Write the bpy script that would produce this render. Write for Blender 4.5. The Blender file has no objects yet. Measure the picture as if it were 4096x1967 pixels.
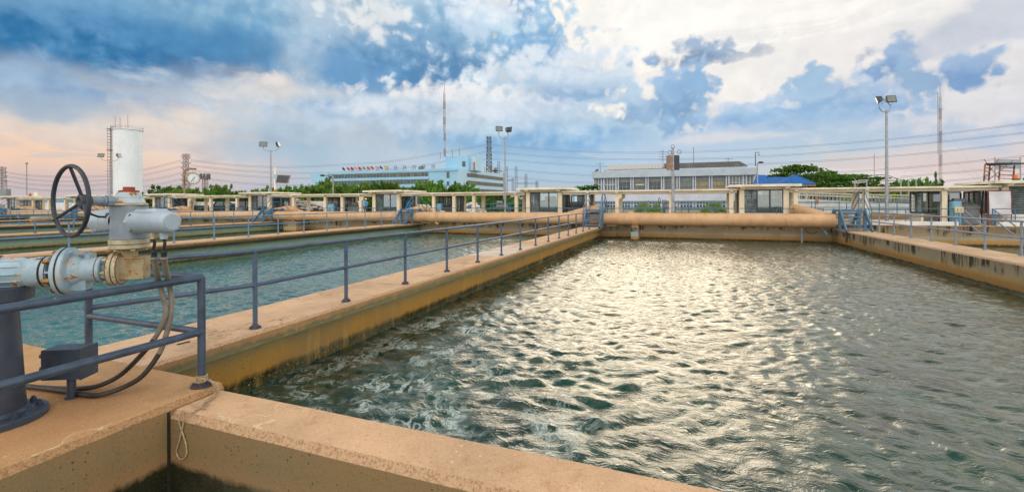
import bpy, math, random
import numpy as np
from mathutils import Vector, Matrix
random.seed(7)
rng = np.random.RandomState(5)
SC = bpy.context.scene
COL = SC.collection
R = math.radians
YAW = R(20.8); F = 1820.0
CA, SA = math.cos(YAW), math.sin(YAW)
CAMZ = 1.62
def hor(px): return 805.0 + (2740.0 - px) * 0.004
# ---------- measuring helpers: turn a photo pixel into a real point at a known depth / height / plane
def atD(px, py, d):
    t = (px - 2048.0) / F
    return Vector((d * (CA * t - SA), d * (CA + SA * t), CAMZ - (py - hor(px)) / F * d))
def atY(px, py, Y):
    t = (px - 2048.0) / F
    return atD(px, py, Y / (CA + SA * t))
def atX(px, py, X):
    t = (px - 2048.0) / F
    return atD(px, py, X / (CA * t - SA))
def atZ(px, py, z):
    return atD(px, py, (CAMZ - z) * F / (py - hor(px)))

# ---------- mesh builder
def basis(axis):
    a = Vector(axis).normalized()
    up = Vector((0, 0, 1)) if abs(a.z) < 0.95 else Vector((1, 0, 0))
    u = up.cross(a).normalized()
    v = a.cross(u).normalized()
    return a, u, v
class MB:
    def __init__(s): s.v = []; s.f = []; s.sm = []
    def add(s, vs, fs, smooth=False):
        o = len(s.v); s.v += [tuple(p) for p in vs]
        for f in fs: s.f.append(tuple(i + o for i in f)); s.sm.append(smooth)
        return s
    def box(s, lo, hi):
        x0, y0, z0 = lo; x1, y1, z1 = hi
        vs = [(x0,y0,z0),(x1,y0,z0),(x1,y1,z0),(x0,y1,z0),(x0,y0,z1),(x1,y0,z1),(x1,y1,z1),(x0,y1,z1)]
        return s.add(vs, [(0,3,2,1),(4,5,6,7),(0,1,5,4),(1,2,6,5),(2,3,7,6),(3,0,4,7)])
    def obox(s, c, ex, ey, ez):
        """oriented box: centre and three half-edge vectors"""
        c = Vector(c); ex = Vector(ex); ey = Vector(ey); ez = Vector(ez)
        if ex.cross(ey).dot(ez) < 0: ex = -ex
        vs = [c + a*ex + b*ey + g*ez for g in (-1,1) for a, b in ((-1,-1),(1,-1),(1,1),(-1,1))]
        return s.add(vs, [(0,3,2,1),(4,5,6,7),(0,1,5,4),(1,2,6,5),(2,3,7,6),(3,0,4,7)])
    def bar(s, p, q, w, h=None):
        p = Vector(p); q = Vector(q); h = h or w
        a, u, v = basis(q - p)
        return s.obox((p + q) / 2, (q - p) / 2, u * w / 2, v * h / 2)
    def rbox(s, lo, hi, b):
        """box with bevelled vertical and top edges"""
        x0,y0,z0 = lo; x1,y1,z1 = hi
        def ring(i, z): return [(x0+i+ (b if k in (0,) else 0), 0, 0) for k in ()]
        def oct_(i, z):
            c = b
            return [(x0+i+c,y0+i,z),(x1-i-c,y0+i,z),(x1-i,y0+i+c,z),(x1-i,y1-i-c,z),(x1-i-c,y1-i,z),(x0+i+c,y1-i,z),(x0+i,y1-i-c,z),(x0+i,y0+i+c,z)]
        vs = oct_(0, z0) + oct_(0, z1 - b) + oct_(b * .8, z1)
        fs = [tuple(range(7, -1, -1)), tuple(range(16, 24))]
        for r in (0, 8):
            for k in range(8):
                k2 = (k + 1) % 8
                fs.append((r + k, r + k2, r + 8 + k2, r + 8 + k))
        return s.add(vs, fs)
    def cyl(s, p, q, r, n=12, r2=None, caps=True, smooth=True):
        p = Vector(p); q = Vector(q); r2 = r if r2 is None else r2
        a, u, v = basis(q - p); vs = []
        for c, rr in ((p, r), (q, r2)):
            for k in range(n):
                t = 2 * math.pi * k / n
                vs.append(c + (u * math.cos(t) + v * math.sin(t)) * rr)
        s.add(vs, [(k, (k+1) % n, n + (k+1) % n, n + k) for k in range(n)], smooth)
        if caps:
            s.add(vs[:n], [tuple(range(n-1, -1, -1))]); s.add(vs[n:], [tuple(range(n))])
        return s
    def lathe(s, p, axis, prof, n=24, smooth=True, sharp=True):
        """prof: list of (distance along axis, radius)"""
        p = Vector(p); a, u, v = basis(axis)
        def ring(h, r): return [p + a*h + (u*math.cos(2*math.pi*k/n) + v*math.sin(2*math.pi*k/n))*r for k in range(n)]
        for i in range(len(prof)-1):
            (h0, r0), (h1, r1) = prof[i], prof[i+1]
            if abs(h0-h1) < 1e-6 and abs(r0-r1) < 1e-6: continue
            s.add(ring(h0, max(r0,1e-4)) + ring(h1, max(r1,1e-4)), [(k, (k+1) % n, n+(k+1) % n, n+k) for k in range(n)], smooth)
        return s
    def tube(s, pts, r, n=8, caps=True, radii=None):
        pts = [Vector(p) for p in pts]; m = len(pts); vs = []
        prev = None
        for i, p in enumerate(pts):
            d = (pts[min(i+1, m-1)] - pts[max(i-1, 0)]).normalized()
            if prev is None: a, u, v = basis(d)
            else:
                u = (prev - d * prev.dot(d)).normalized(); v = d.cross(u)
            prev = u
            rr = radii[i] if radii else r
            for k in range(n):
                t = 2*math.pi*k/n
                vs.append(p + (u*math.cos(t) + v*math.sin(t))*rr)
        fs = []
        for i in range(m-1):
            for k in range(n): fs.append((i*n+k, i*n+(k+1) % n, (i+1)*n+(k+1) % n, (i+1)*n+k))
        s.add(vs, fs, True)
        if caps: s.add(vs[:n], [tuple(range(n-1,-1,-1))]); s.add(vs[-n:], [tuple(range(n))])
        return s
    def torus(s, c, axis, R0, r, n=40, m=10):
        a, u, v = basis(axis); c = Vector(c); vs = []; fs = []
        for i in range(n):
            t = 2*math.pi*i/n; d = u*math.cos(t) + v*math.sin(t)
            for k in range(m):
                w = 2*math.pi*k/m
                vs.append(c + d*(R0 + r*math.cos(w)) + a*r*math.sin(w))
        for i in range(n):
            for k in range(m):
                fs.append((i*m+k, ((i+1) % n)*m+k, ((i+1) % n)*m+(k+1) % m, i*m+(k+1) % m))
        return s.add(vs, fs, True)
    def prism(s, poly, ext):
        """poly: list of 3D points (planar), ext: vector"""
        poly = [Vector(p) for p in poly]; e = Vector(ext); n = len(poly)
        nrm = Vector((0,0,0))
        for i in range(n): nrm += poly[i].cross(poly[(i+1) % n])
        if nrm.dot(e) < 0: poly.reverse()
        vs = poly + [p + e for p in poly]
        fs = [tuple(range(n-1,-1,-1)), tuple(range(n, 2*n))] + [(k, (k+1) % n, n+(k+1) % n, n+k) for k in range(n)]
        return s.add(vs, fs)
    def ball(s, c, rx, ry=None, rz=None, n=12, m=8):
        ry = rx if ry is None else ry; rz = rx if rz is None else rz; c = Vector(c); vs = [c + Vector((0,0,-rz))]; fs = []
        for i in range(1, m):
            ph = -math.pi/2 + math.pi*i/m
            for k in range(n):
                t = 2*math.pi*k/n
                vs.append(c + Vector((rx*math.cos(ph)*math.cos(t), ry*math.cos(ph)*math.sin(t), rz*math.sin(ph))))
        vs.append(c + Vector((0,0,rz)))
        for k in range(n):
            fs.append((0, 1+(k+1) % n, 1+k))
            for i in range(m-2): fs.append((1+i*n+k, 1+i*n+(k+1) % n, 1+(i+1)*n+(k+1) % n, 1+(i+1)*n+k))
            fs.append((1+(m-2)*n+k, 1+(m-2)*n+(k+1) % n, len(vs)-1))
        return s.add(vs, fs, True)
    def build(s, name, mat, parent=None, at=None, local=False):
        me = bpy.data.meshes.new(name)
        vs = s.v
        root = parent
        while root is not None and root.parent is not None: root = root.parent
        if parent is not None:
            off = (0,0,0) if local else tuple(root.location)
        elif at is not None: off = at
        else:
            a = np.array(vs); lo = a.min(0); hi = a.max(0)
            off = ((lo[0]+hi[0])/2, (lo[1]+hi[1])/2, lo[2])
        vs = [(x-off[0], y-off[1], z-off[2]) for x, y, z in vs]
        me.from_pydata(vs, [], s.f)
        me.polygons.foreach_set('use_smooth', s.sm)
        me.update()
        o = bpy.data.objects.new(name, me); COL.objects.link(o)
        if mat is not None:
            for m in (mat if isinstance(mat, (list, tuple)) else [mat]): me.materials.append(m)
        if parent is None: o.location = off
        else: o.parent = parent
        return o
def tag(o, label=None, cat=None, group=None, kind=None):
    if label: o['label'] = label
    if cat: o['category'] = cat
    if group: o['group'] = group
    if kind: o['kind'] = kind
    return o
def thing(name, label, cat, loc, group=None, rz=0):
    o = bpy.data.objects.new(name, None); COL.objects.link(o)
    o.empty_display_size = .2
    o.location = loc; o.rotation_euler = (0, 0, rz)
    return tag(o, label, cat, group)
def copy_tree(o, parent=None):
    c = o.copy(); COL.objects.link(c); c.parent = parent
    for ch in [x for x in o.children]: copy_tree(ch, c)
    return c

# ---------- node helper and materials
def lin(c):
    if isinstance(c, str):
        c = tuple(int(c[i:i+2], 16) for i in (0, 2, 4))
    return tuple(((x/255)/12.92 if x/255 <= .04045 else ((x/255+.055)/1.055)**2.4) for x in c)
class NT:
    def __init__(s, nt): s.t = nt; s.N = nt.nodes; s.L = nt.links
    def n(s, typ, **kw):
        x = s.N.new(typ)
        for k, v in kw.items():
            if k == 'ins':
                for i, val in v.items():
                    if isinstance(val, bpy.types.NodeSocket): s.L.new(val, x.inputs[i])
                    elif val is not None: x.inputs[i].default_value = val
            else: setattr(x, k, v)
        return x
    def math(s, op, a, b=None, c=None, clamp=False):
        x = s.n('ShaderNodeMath', operation=op, use_clamp=clamp, ins={0: a, 1: b, 2: c}); return x.outputs[0]
    def vmath(s, op, a, b=None):
        x = s.n('ShaderNodeVectorMath', operation=op, ins={0: a, 1: b})
        return x.outputs['Value'] if op in ('LENGTH', 'DOT_PRODUCT') else x.outputs[0]
    def mix(s, f, a, b, mode='MIX'):
        x = s.n('ShaderNodeMix', data_type='RGBA', blend_type=mode)
        for i, val in ((0, f), (6, a), (7, b)):
            if isinstance(val, bpy.types.NodeSocket): s.L.new(val, x.inputs[i])
            elif i == 0: x.inputs[0].default_value = val
            else: x.inputs[i].default_value = (*val[:3], 1)
        return x.outputs[2]
    def noise(s, vec, scale, detail=4, rough=.55, dist=0, out=0, w=None):
        x = s.n('ShaderNodeTexNoise', ins={'Scale': scale, 'Detail': detail, 'Roughness': rough, 'Distortion': dist})
        if vec is not None: s.L.new(vec, x.inputs['Vector'])
        return x.outputs[out]
    def ramp(s, f, stops, interp='LINEAR'):
        x = s.n('ShaderNodeValToRGB', ins={0: f}); cr = x.color_ramp; cr.interpolation = interp
        while len(cr.elements) < len(stops): cr.elements.new(.5)
        for e, (p, c) in zip(cr.elements, stops):
            e.position = p; e.color = (*c[:3], 1) if not isinstance(c, (int, float)) else (c, c, c, 1)
        return x.outputs[0]
    def mr(s, v, a, b, c=0., d=1., smooth=True):
        x = s.n('ShaderNodeMapRange', interpolation_type='SMOOTHSTEP' if smooth else 'LINEAR', ins={0: v, 1: a, 2: b, 3: c, 4: d}); return x.outputs[0]
    def mapping(s, vec, scale=(1,1,1), loc=(0,0,0), rot=(0,0,0)):
        x = s.n('ShaderNodeMapping', ins={'Scale': scale, 'Location': loc, 'Rotation': rot}); s.L.new(vec, x.inputs[0]); return x.outputs[0]
MATS = {}
def newmat(name):
    m = bpy.data.materials.new(name); m.use_nodes = True; t = NT(m.node_tree)
    b = t.N['Principled BSDF']; MATS[name] = m
    return m, t, b
def finish(t, b, col=None, rough=None, bump=None, bstr=.3, bdist=.01, metal=0):
    if col is not None:
        if isinstance(col, bpy.types.NodeSocket): t.L.new(col, b.inputs['Base Color'])
        else: b.inputs['Base Color'].default_value = (*col, 1)
    if rough is not None:
        if isinstance(rough, bpy.types.NodeSocket): t.L.new(rough, b.inputs['Roughness'])
        else: b.inputs['Roughness'].default_value = rough
    b.inputs['Metallic'].default_value = metal
    if bump is not None:
        x = t.n('ShaderNodeBump', ins={'Strength': bstr, 'Distance': bdist, 'Height': bump})
        t.L.new(x.outputs[0], b.inputs['Normal'])
def paint(name, c, c2=None, scale=6, rough=.45, metal=0, rust=0, bstr=.15, var=.5, rustscale=5, dirt=.25, foot=False):
    """painted metal / plain surface with mottling, grime and optional rust patches"""
    m, t, b = newmat(name); c = lin(c); c2 = lin(c2) if c2 else tuple(x*.7 for x in c)
    g = t.n('ShaderNodeNewGeometry').outputs['Position']
    n1 = t.noise(g, scale, 5); col = t.mix(t.mr(n1, .35, .7), c, c2)
    n2 = t.noise(g, scale*7, 3); col = t.mix(t.math('MULTIPLY', t.mr(n2, .5, .8), dirt), col, (c[0]*.4, c[1]*.38, c[2]*.34))
    rg = t.mr(n2, .2, .8, rough-.1, rough+.15)
    if rust:
        n3 = t.noise(g, rustscale, 8, .65); k = t.mr(n3, .66-rust, .70-rust)
        rc = t.mix(t.noise(g, 30, 3), lin('6b3518'), lin('b87838'))
        halo = t.mr(n3, .58-rust, .68-rust); col = t.mix(t.math('MULTIPLY', halo, .5), col, lin('c9a878'))
        col = t.mix(k, col, rc)
    if foot:      # rust creeping up the post feet, worn edges elsewhere
        z = t.n('ShaderNodeSeparateXYZ', ins={0: g}).outputs[2]; n4 = t.noise(g, 28, 5, .65)
        k = t.math('MULTIPLY', t.mr(z, .11, .02), t.mr(n4, .42, .56)); col = t.mix(t.math('MULTIPLY', k, .85), col, lin('5c3a24'))
        col = t.mix(t.math('MULTIPLY', t.mr(t.noise(g, 11, 7, .7), .64, .68), .7), col, lin('8c94a0'))
    finish(t, b, col, rg, t.noise(g, 40, 4), bstr, .004, metal)
    return m
# ---------- camera
cam = bpy.data.cameras.new('camera'); cam.lens = 16.0; cam.sensor_width = 36.0; cam.clip_start = .05; cam.clip_end = 6000
cam.shift_y = -(983.5 - hor(2048)) / 4096.0
co = bpy.data.objects.new('camera', cam); COL.objects.link(co)
co.matrix_world = Matrix.Translation((0, 0, CAMZ)) @ Matrix.Rotation(YAW, 4, 'Z') @ Matrix.Rotation(R(90), 4, 'X') @ Matrix.Rotation(-math.atan(.004), 4, 'Z')
SC.camera = co
SC.view_settings.view_transform = 'Standard'; SC.view_settings.look = 'None'; SC.view_settings.exposure = 0

# ---------- sky
SUN_AZ, SUN_EL = R(-7.0), R(13.0)       # azimuth measured from +Y towards +X
def make_world():
    w = bpy.data.worlds.new('World'); SC.world = w; w.use_nodes = True
    t = NT(w.node_tree); bg = t.N['Background']
    def n2(vec, scale, detail=4, rough=.55, dist=0, out=0):
        x = t.n('ShaderNodeTexNoise', noise_dimensions='2D', ins={'Scale': scale, 'Detail': detail, 'Roughness': rough, 'Distortion': dist, 'Vector': vec}); return x.outputs[out]
    d = t.n('ShaderNodeTexCoord').outputs['Generated']
    sx = t.n('ShaderNodeSeparateXYZ', ins={0: d})
    rt = t.vmath('DOT_PRODUCT', d, (CA, SA, 0)); fw = t.vmath('DOT_PRODUCT', d, (-SA, CA, 0))
    az = t.math('ARCTAN2', rt, fw); el = t.math('ARCSINE', t.math('MAXIMUM', sx.outputs[2], -.02))
    el = t.math('ABSOLUTE', el)
    p0 = t.n('ShaderNodeCombineXYZ', ins={0: az, 1: el, 2: 0.0}).outputs[0]
    # stretch so that clouds flatten towards the horizon
    ps = t.mapping(p0, (1, 1.5, 1))
    wn = n2(ps, 5, 3, .6, 0, 1)
    wv = t.vmath('MULTIPLY', t.vmath('SUBTRACT', wn, (.5, .5, .5)), (.10, .05, 0))
    p1 = t.vmath('ADD', p0, wv)
    big = t.math('SUBTRACT', n2(ps, 9, 6, .58, .3), .5)
    puf = t.math('SUBTRACT', n2(t.mapping(p0, (1, 1.15, 1), (3, 1, 0)), 26, 5, .55, .25), .5)
    vor = t.n('ShaderNodeTexVoronoi', feature='F1', voronoi_dimensions='2D', ins={'Scale': 34, 'Vector': t.vmath('ADD', p0, t.vmath('MULTIPLY', t.vmath('SUBTRACT', n2(p0, 18, 2, .6, 0, 1), (.5,.5,.5)), (.05,.04,0)))})
    cell = t.math('SUBTRACT', .45, vor.outputs[0])
    puf2 = t.math('ADD', puf, t.math('MULTIPLY', cell, .45))
    streak = t.math('SUBTRACT', n2(t.mapping(p0, (1, 5.5, 1), (1, 4, 0)), 4, 5, .6, .4), .5)
    col = None
    base = lin((186, 205, 222))
    state = {'c': base}
    def splat(x, y, rx, ry, c, soft=.5, amp=0., kind=0, c2=None, op=1.0, grad=1.0):
        h = hor(min(max(x, 0), 4096)); a = math.atan((x-2048)/F); e = math.atan((h-y)/F*math.cos(a))
        ra = rx/F*math.cos(a)**2; re = ry/F*math.cos(a)
        v = t.vmath('MULTIPLY', t.vmath('SUBTRACT', p1 if amp else p0, (a, e, 0)), (1/ra, 1/re, 0))
        L = t.math('SUBTRACT', 1, t.vmath('LENGTH', v))
        if amp: L = t.math('MULTIPLY_ADD', (big, puf2, streak)[kind], amp*(1.45 if kind == 1 else 1.75), L)
        if kind == 1: soft = soft*1.55
        f = t.mr(L, -soft, soft, 0, op)
        cc = lin(c)
        if c2:      # second colour towards the top of the cloud, broken up by noise
            gy = t.n('ShaderNodeSeparateXYZ', ins={0: v}).outputs[1]
            g = t.mr(t.math('MULTIPLY_ADD', puf2, 1.6, t.math('MULTIPLY', gy, grad)), -.55, .75)
            cc = t.mix(g, cc, lin(c2))
        state['c'] = t.mix(f, state['c'], cc)
    # broad light
    splat(2048, -1500, 6200, 1350, (122, 148, 170), .5)
    splat(2850, -160, 1500, 560, (255, 244, 226), .5)
    splat(300, 640, 1150, 240, (246, 212, 190), .7)
    splat(-100, 590, 700, 170, (250, 212, 184), .8, 0, 0, None, .85)
    splat(820, 430, 620, 170, (238, 226, 214), .7)
    splat(1150, 330, 500, 90, (240, 230, 220), .5, .8, 0)
    splat(500, 800, 1500, 110, (206, 192, 196), .7)
    splat(2950, 130, 1080, 420, (254, 251, 246), .55)
    splat(2400, 500, 260, 120, (226, 230, 234), .6)
    splat(2550, 420, 420, 150, (255, 248, 236), .6)
    splat(4000, 350, 700, 330, (226, 226, 232), .6, 0, 0, None, .8)
    splat(3700, 740, 1100, 150, (224, 208, 206), .8)
    splat(2050, 640, 800, 200, (164, 198, 224), .7)
    splat(2100, 800, 900, 90, (176, 194, 212), .7)
    splat(1500, 560, 420, 140, (186, 204, 220), .7)
    # high thin streaks
    splat(1000, 420, 900, 130, (190, 202, 216), .30, 2.2, 2, None, .55)
    splat(500, 520, 700, 80, (206, 200, 204), .3, 2.2, 2, None, .5)
    splat(3250, 330, 900, 260, (234, 230, 230), .3, 2.4, 2, None, .5)
    # upper left storm bank
    splat(600, -60, 1350, 250, (126, 174, 208), .45, .8, 0, (160, 196, 220))
    splat(330, 170, 900, 140, (46, 116, 168), .6, .45, 0, (100, 154, 198), 1, .6)
    splat(900, 200, 330, 80, (72, 136, 186), .55, .9, 0, None, .8)
    splat(1290, 190, 130, 220, (176, 204, 226), .6, .9, 0, (206, 220, 232), .85)
    splat(700, 470, 700, 90, (240, 224, 210), .7, 1.2, 0, None, .6)
    splat(120, 345, 560, 80, (128, 166, 204), .6, 1.0, 0, (150, 182, 214), .9)
    splat(240, 430, 260, 50, (168, 186, 204), .5, 1.2, 0, None, .8)
    splat(900, 350, 330, 60, (176, 196, 216), .4, 1.6, 0, None, .8)
    splat(960, 345, 160, 36, (150, 184, 212), .4, 1.3, 0, None, .6)
    splat(1130, 560, 260, 90, (166, 194, 216), .5, 1.2, 0, None, .8)
    # bright gaps
    splat(1580, 20, 190, 70, (255, 248, 236), .3, 2.0, 1)
    splat(1445, 130, 80, 36, (255, 240, 224), .3, 1.8, 1)
    splat(950, 290, 200, 26, (226, 222, 220), .6, 3.2, 0, None, .6)
    splat(1060, 350, 240, 50, (238, 228, 218), .7, 2.4, 0, None, .6)
    # centre cumulus
    splat(1800, 120, 420, 170, (128, 176, 212), .22, 1.0, 1, (182, 210, 230))
    splat(2120, 170, 110, 210, (120, 172, 216), .2, .9, 1, (150, 194, 228))
    splat(2090, 40, 60, 70, (112, 166, 212), .2, .9, 1)
    splat(1950, 60, 180, 70, (190, 216, 238), .25, 1.2, 1, (226, 236, 246))
    splat(1680, 245, 360, 110, (80, 138, 186), .4, .7, 0, (128, 172, 208), 1, .8)
    splat(1480, 60, 130, 60, (236, 238, 238), .4, 2.2, 1, None, .8)
    splat(1400, 300, 180, 70, (108, 160, 205), .5, .8, 0)
    splat(2200, 340, 420, 120, (176, 206, 230), .25, 1.2, 1, (216, 228, 240))
    splat(1900, 400, 420, 60, (206, 220, 236), .3, 1.3, 1, (238, 238, 240), .9)
    splat(2300, 355, 210, 34, (132, 172, 210), .35, 1.4, 1, (170, 196, 222), .9)
    splat(1560, 445, 360, 50, (120, 170, 212), .5, .9, 0, (184, 208, 228), .95)
    splat(2100, 540, 460, 80, (122, 174, 218), .6, .9, 0, (168, 202, 228), .9)
    splat(1800, 480, 500, 60, (196, 214, 232), .4, 1.4, 0, (222, 228, 238), .7)
    # right cumulus
    splat(2800, 215, 150, 34, (104, 140, 180), .4, 2.0, 1, (150, 176, 205), .95)
    splat(2990, 205, 130, 14, (190, 196, 208), .4, 2.2, 1, None, .7)
    splat(2545, 440, 110, 80, (146, 182, 214), .25, 1.1, 1, (182, 206, 228))
    splat(2740, 400, 120, 140, (126, 168, 206), .2, 1.1, 1, (160, 192, 224))
    splat(2790, 330, 80, 50, (140, 180, 216), .22, 1.3, 1)
    splat(3120, 470, 400, 56, (138, 180, 220), .3, .9, 1, (170, 200, 228))
    splat(3370, 400, 270, 110, (140, 180, 220), .2, 1.1, 1, (186, 206, 230))
    splat(3280, 330, 110, 60, (160, 192, 224), .22, 1.3, 1)
    splat(3640, 220, 110, 85, (130, 166, 208), .22, 1.3, 1, (160, 188, 220))
    splat(3720, 290, 90, 60, (150, 182, 216), .25, 1.4, 1)
    splat(3920, 260, 115, 70, (124, 162, 208), .22, 1.2, 1, (160, 188, 220))
    splat(3450, 215, 50, 18, (170, 184, 206), .4, 1.8, 1, None, .8)
    splat(3950, 70, 280, 80, (196, 204, 218), .35, 1.6, 0, None, .8)
    splat(3350, 530, 620, 56, (166, 194, 224), .5, 1.4, 0, None, .85)
    splat(3850, 500, 420, 70, (184, 202, 226), .6, 1.2, 0, (226, 222, 226), .8)
    splat(2950, 600, 500, 60, (178, 202, 224), .5, 1.4, 0, None, .8)
    splat(3000, 560, 260, 16, (236, 224, 220), .7, 2.4, 2, None, .5)
    splat(2440, 445, 66, 24, (255, 250, 240), .35, 2.4, 1, None, .85)
    nis = t.n('ShaderNodeTexSky', sky_type='NISHITA', sun_disc=False)
    nis.sun_elevation = SUN_EL; nis.sun_rotation = SUN_AZ; nis.air_density = 1.2; nis.dust_density = 3
    nb = t.vmath('MULTIPLY', nis.outputs[0], (.06, .06, .06))
    nb = t.vmath('MINIMUM', nb, (1, 1, 1))
    tex = t.math('MULTIPLY_ADD', big, .42, t.math('MULTIPLY', puf2, .16))
    tex = t.math('MULTIPLY', t.math('MULTIPLY', tex, t.mr(el, .05, .16, .25, 1)), t.mr(az, .05, .35, 1, .75))
    state['c'] = t.mix(1, state['c'], t.n('ShaderNodeCombineColor', ins={0: t.math('MULTIPLY_ADD', tex, 1.15, 1), 1: t.math('MULTIPLY_ADD', tex, .95, 1), 2: t.math('MULTIPLY_ADD', tex, .7, 1)}).outputs[0], 'MULTIPLY')
    # behind the viewer: cloudy sky, brightened as added fill for camera-facing sides
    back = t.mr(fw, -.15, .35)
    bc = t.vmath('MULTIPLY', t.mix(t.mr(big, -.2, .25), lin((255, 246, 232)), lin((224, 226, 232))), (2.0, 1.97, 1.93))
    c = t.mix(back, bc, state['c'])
    c = t.mix(.05, c, nb)
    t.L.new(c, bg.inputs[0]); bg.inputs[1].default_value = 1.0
    w.cycles.sampling_method = 'MANUAL'; w.cycles.sample_map_resolution = 512
    SC.cycles.max_bounces = 5; SC.cycles.diffuse_bounces = 2; SC.cycles.glossy_bounces = 3; SC.cycles.transparent_max_bounces = 8
make_world()
sl = bpy.data.lights.new('sun', 'SUN'); sl.energy = .75; sl.angle = R(34); sl.color = (1, .86, .68)
so = bpy.data.objects.new('sun', sl); COL.objects.link(so)
sd = Vector((math.sin(SUN_AZ)*math.cos(SUN_EL), math.cos(SUN_AZ)*math.cos(SUN_EL), math.sin(SUN_EL)))
so.rotation_euler = sd.to_track_quat('Z', 'Y').to_euler(); so.location = (0, 0, 20)
# ---------- concrete
WZ = -.82
def concrete(name, top='d9b592', side='a5814f', style='plain', zt=0.0):
    m, t, b = newmat(name)
    geo = t.n('ShaderNodeNewGeometry'); P = geo.outputs['Position']
    nz = t.n('ShaderNodeSeparateXYZ', ins={0: geo.outputs['Normal']}).outputs[2]
    z = t.n('ShaderNodeSeparateXYZ', ins={0: P}).outputs[2]
    big = t.noise(P, .9, 6, .6); mid = t.noise(P, 5, 6, .65); fine = t.noise(P, 45, 4, .7); grit = t.noise(P, 130, 2, .6)
    # top: warm weathered slab with stains, pale grit and dark pits
    ct = t.mix(t.mr(big, .35, .68), lin(top), tuple(x*.74 for x in lin(top)))
    ct = t.mix(t.math('MULTIPLY', t.mr(mid, .5, .75), .45), ct, lin('a07448'))
    ct = t.mix(t.math('MULTIPLY', t.mr(fine, .56, .74), .5), ct, lin('8c6a48'))
    ct = t.mix(t.math('MULTIPLY', t.mr(grit, .67, .74), .8), ct, lin('d8ccb8'))
    v = t.n('ShaderNodeTexVoronoi', ins={'Scale': 14, 'Vector': P, 'Randomness': 1})
    fl = t.math('MULTIPLY', t.mr(v.outputs[0], .10, .16, 1, 0), t.mr(t.noise(P, 3, 2), .50, .6))
    ct = t.mix(t.math('MULTIPLY', fl, .7), ct, lin('e0d4c0'))
    if style == 'mid':
        y = t.n('ShaderNodeSeparateXYZ', ins={0: P}).outputs[1]
        fy = t.math('ABSOLUTE', t.math('SUBTRACT', t.math('FRACT', t.math('DIVIDE', t.math('MULTIPLY_ADD', t.math('SUBTRACT', mid, .5), .12, y), 4.9)), .55))
        ct = t.mix(t.math('MULTIPLY', t.mr(fy, .001, .004, 1, 0), .75), ct, lin('4a3826'))
        ct = t.mix(t.math('MULTIPLY', t.math('MULTIPLY', t.mr(y, 12.4, 12.6), t.mr(y, 15.5, 15.9, 1, 0)), t.mr(t.noise(P, 2.5, 5), .35, .55, .15, .8)), ct, lin('d8d0c4'))
    crk = t.math('ABSOLUTE', t.math('SUBTRACT', t.noise(P, .55, 5, .62), .5))
    ct = t.mix(t.math('MULTIPLY', t.mr(crk, .0015, .005, 1, 0), t.mr(t.noise(P, .8, 2), .5, .58, 0, .7)), ct, lin('5c442c') if style == 'mid' else lin('dccaa8'))
    damp = t.mr(t.noise(P, 1.6, 6, .7), .54, .64)
    ct = t.mix(t.math('MULTIPLY', damp, .35), ct, lin('8a7258'))
    if name == 'platform_concrete':   # rust-brown staining spreading from the pedestal foot
        dd = t.vmath('LENGTH', t.vmath('SUBTRACT', P, (-4.75, 1.9, 0)))
        rs = t.math('MULTIPLY', t.mr(t.math('MULTIPLY_ADD', t.math('SUBTRACT', mid, .5), .9, dd), 1.1, .35), t.mr(fine, .3, .6, .5, 1))
        ct = t.mix(t.math('MULTIPLY', rs, .38), ct, lin('8f5a28'))
    # sides banded by height, edge broken by noise
    zz = t.math('MULTIPLY_ADD', t.math('SUBTRACT', mid, .5), .10, z)
    zz = t.math('MULTIPLY_ADD', t.math('SUBTRACT', t.noise(t.mapping(P, (1, 1, .25)), 9, 5), .5), .10, zz)
    k = t.mr(t.math('ADD', zz, -.03 if style == 'mid' else 0.), WZ - .05, zt + .05, 0, 1, False)
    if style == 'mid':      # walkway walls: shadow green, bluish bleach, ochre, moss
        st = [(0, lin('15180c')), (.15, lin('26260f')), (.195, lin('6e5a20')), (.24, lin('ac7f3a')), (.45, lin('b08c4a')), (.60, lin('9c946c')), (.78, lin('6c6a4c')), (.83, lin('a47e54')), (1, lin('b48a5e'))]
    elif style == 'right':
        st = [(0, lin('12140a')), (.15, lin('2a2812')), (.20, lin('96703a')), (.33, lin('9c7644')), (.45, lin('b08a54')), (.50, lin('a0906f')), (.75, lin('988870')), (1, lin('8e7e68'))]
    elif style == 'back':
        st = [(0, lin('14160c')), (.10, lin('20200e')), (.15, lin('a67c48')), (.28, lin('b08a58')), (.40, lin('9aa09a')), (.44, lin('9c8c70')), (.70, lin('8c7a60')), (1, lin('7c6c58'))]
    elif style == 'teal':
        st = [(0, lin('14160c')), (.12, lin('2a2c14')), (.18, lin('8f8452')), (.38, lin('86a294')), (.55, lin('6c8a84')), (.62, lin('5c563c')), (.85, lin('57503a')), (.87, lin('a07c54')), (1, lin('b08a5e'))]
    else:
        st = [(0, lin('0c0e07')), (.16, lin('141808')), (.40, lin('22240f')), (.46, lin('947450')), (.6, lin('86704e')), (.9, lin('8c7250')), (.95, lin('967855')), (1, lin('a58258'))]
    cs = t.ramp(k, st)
    cs = t.mix(t.math('MULTIPLY', t.mr(big, .4, .7), .45), cs, lin('7c735c'))
    cs = t.mix(t.math('MULTIPLY', t.mr(fine, .55, .75), .45), cs, lin('54452c'))
    pits = t.n('ShaderNodeTexVoronoi', ins={'Scale': 26, 'Vector': P})
    pk = t.math('MULTIPLY', t.mr(pits.outputs[0], .12, .20, 1, 0), t.mr(t.noise(P, 6, 2), .5, .6))
    cs = t.mix(t.math('MULTIPLY', pk, .8), cs, lin('2c2216'))
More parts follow.
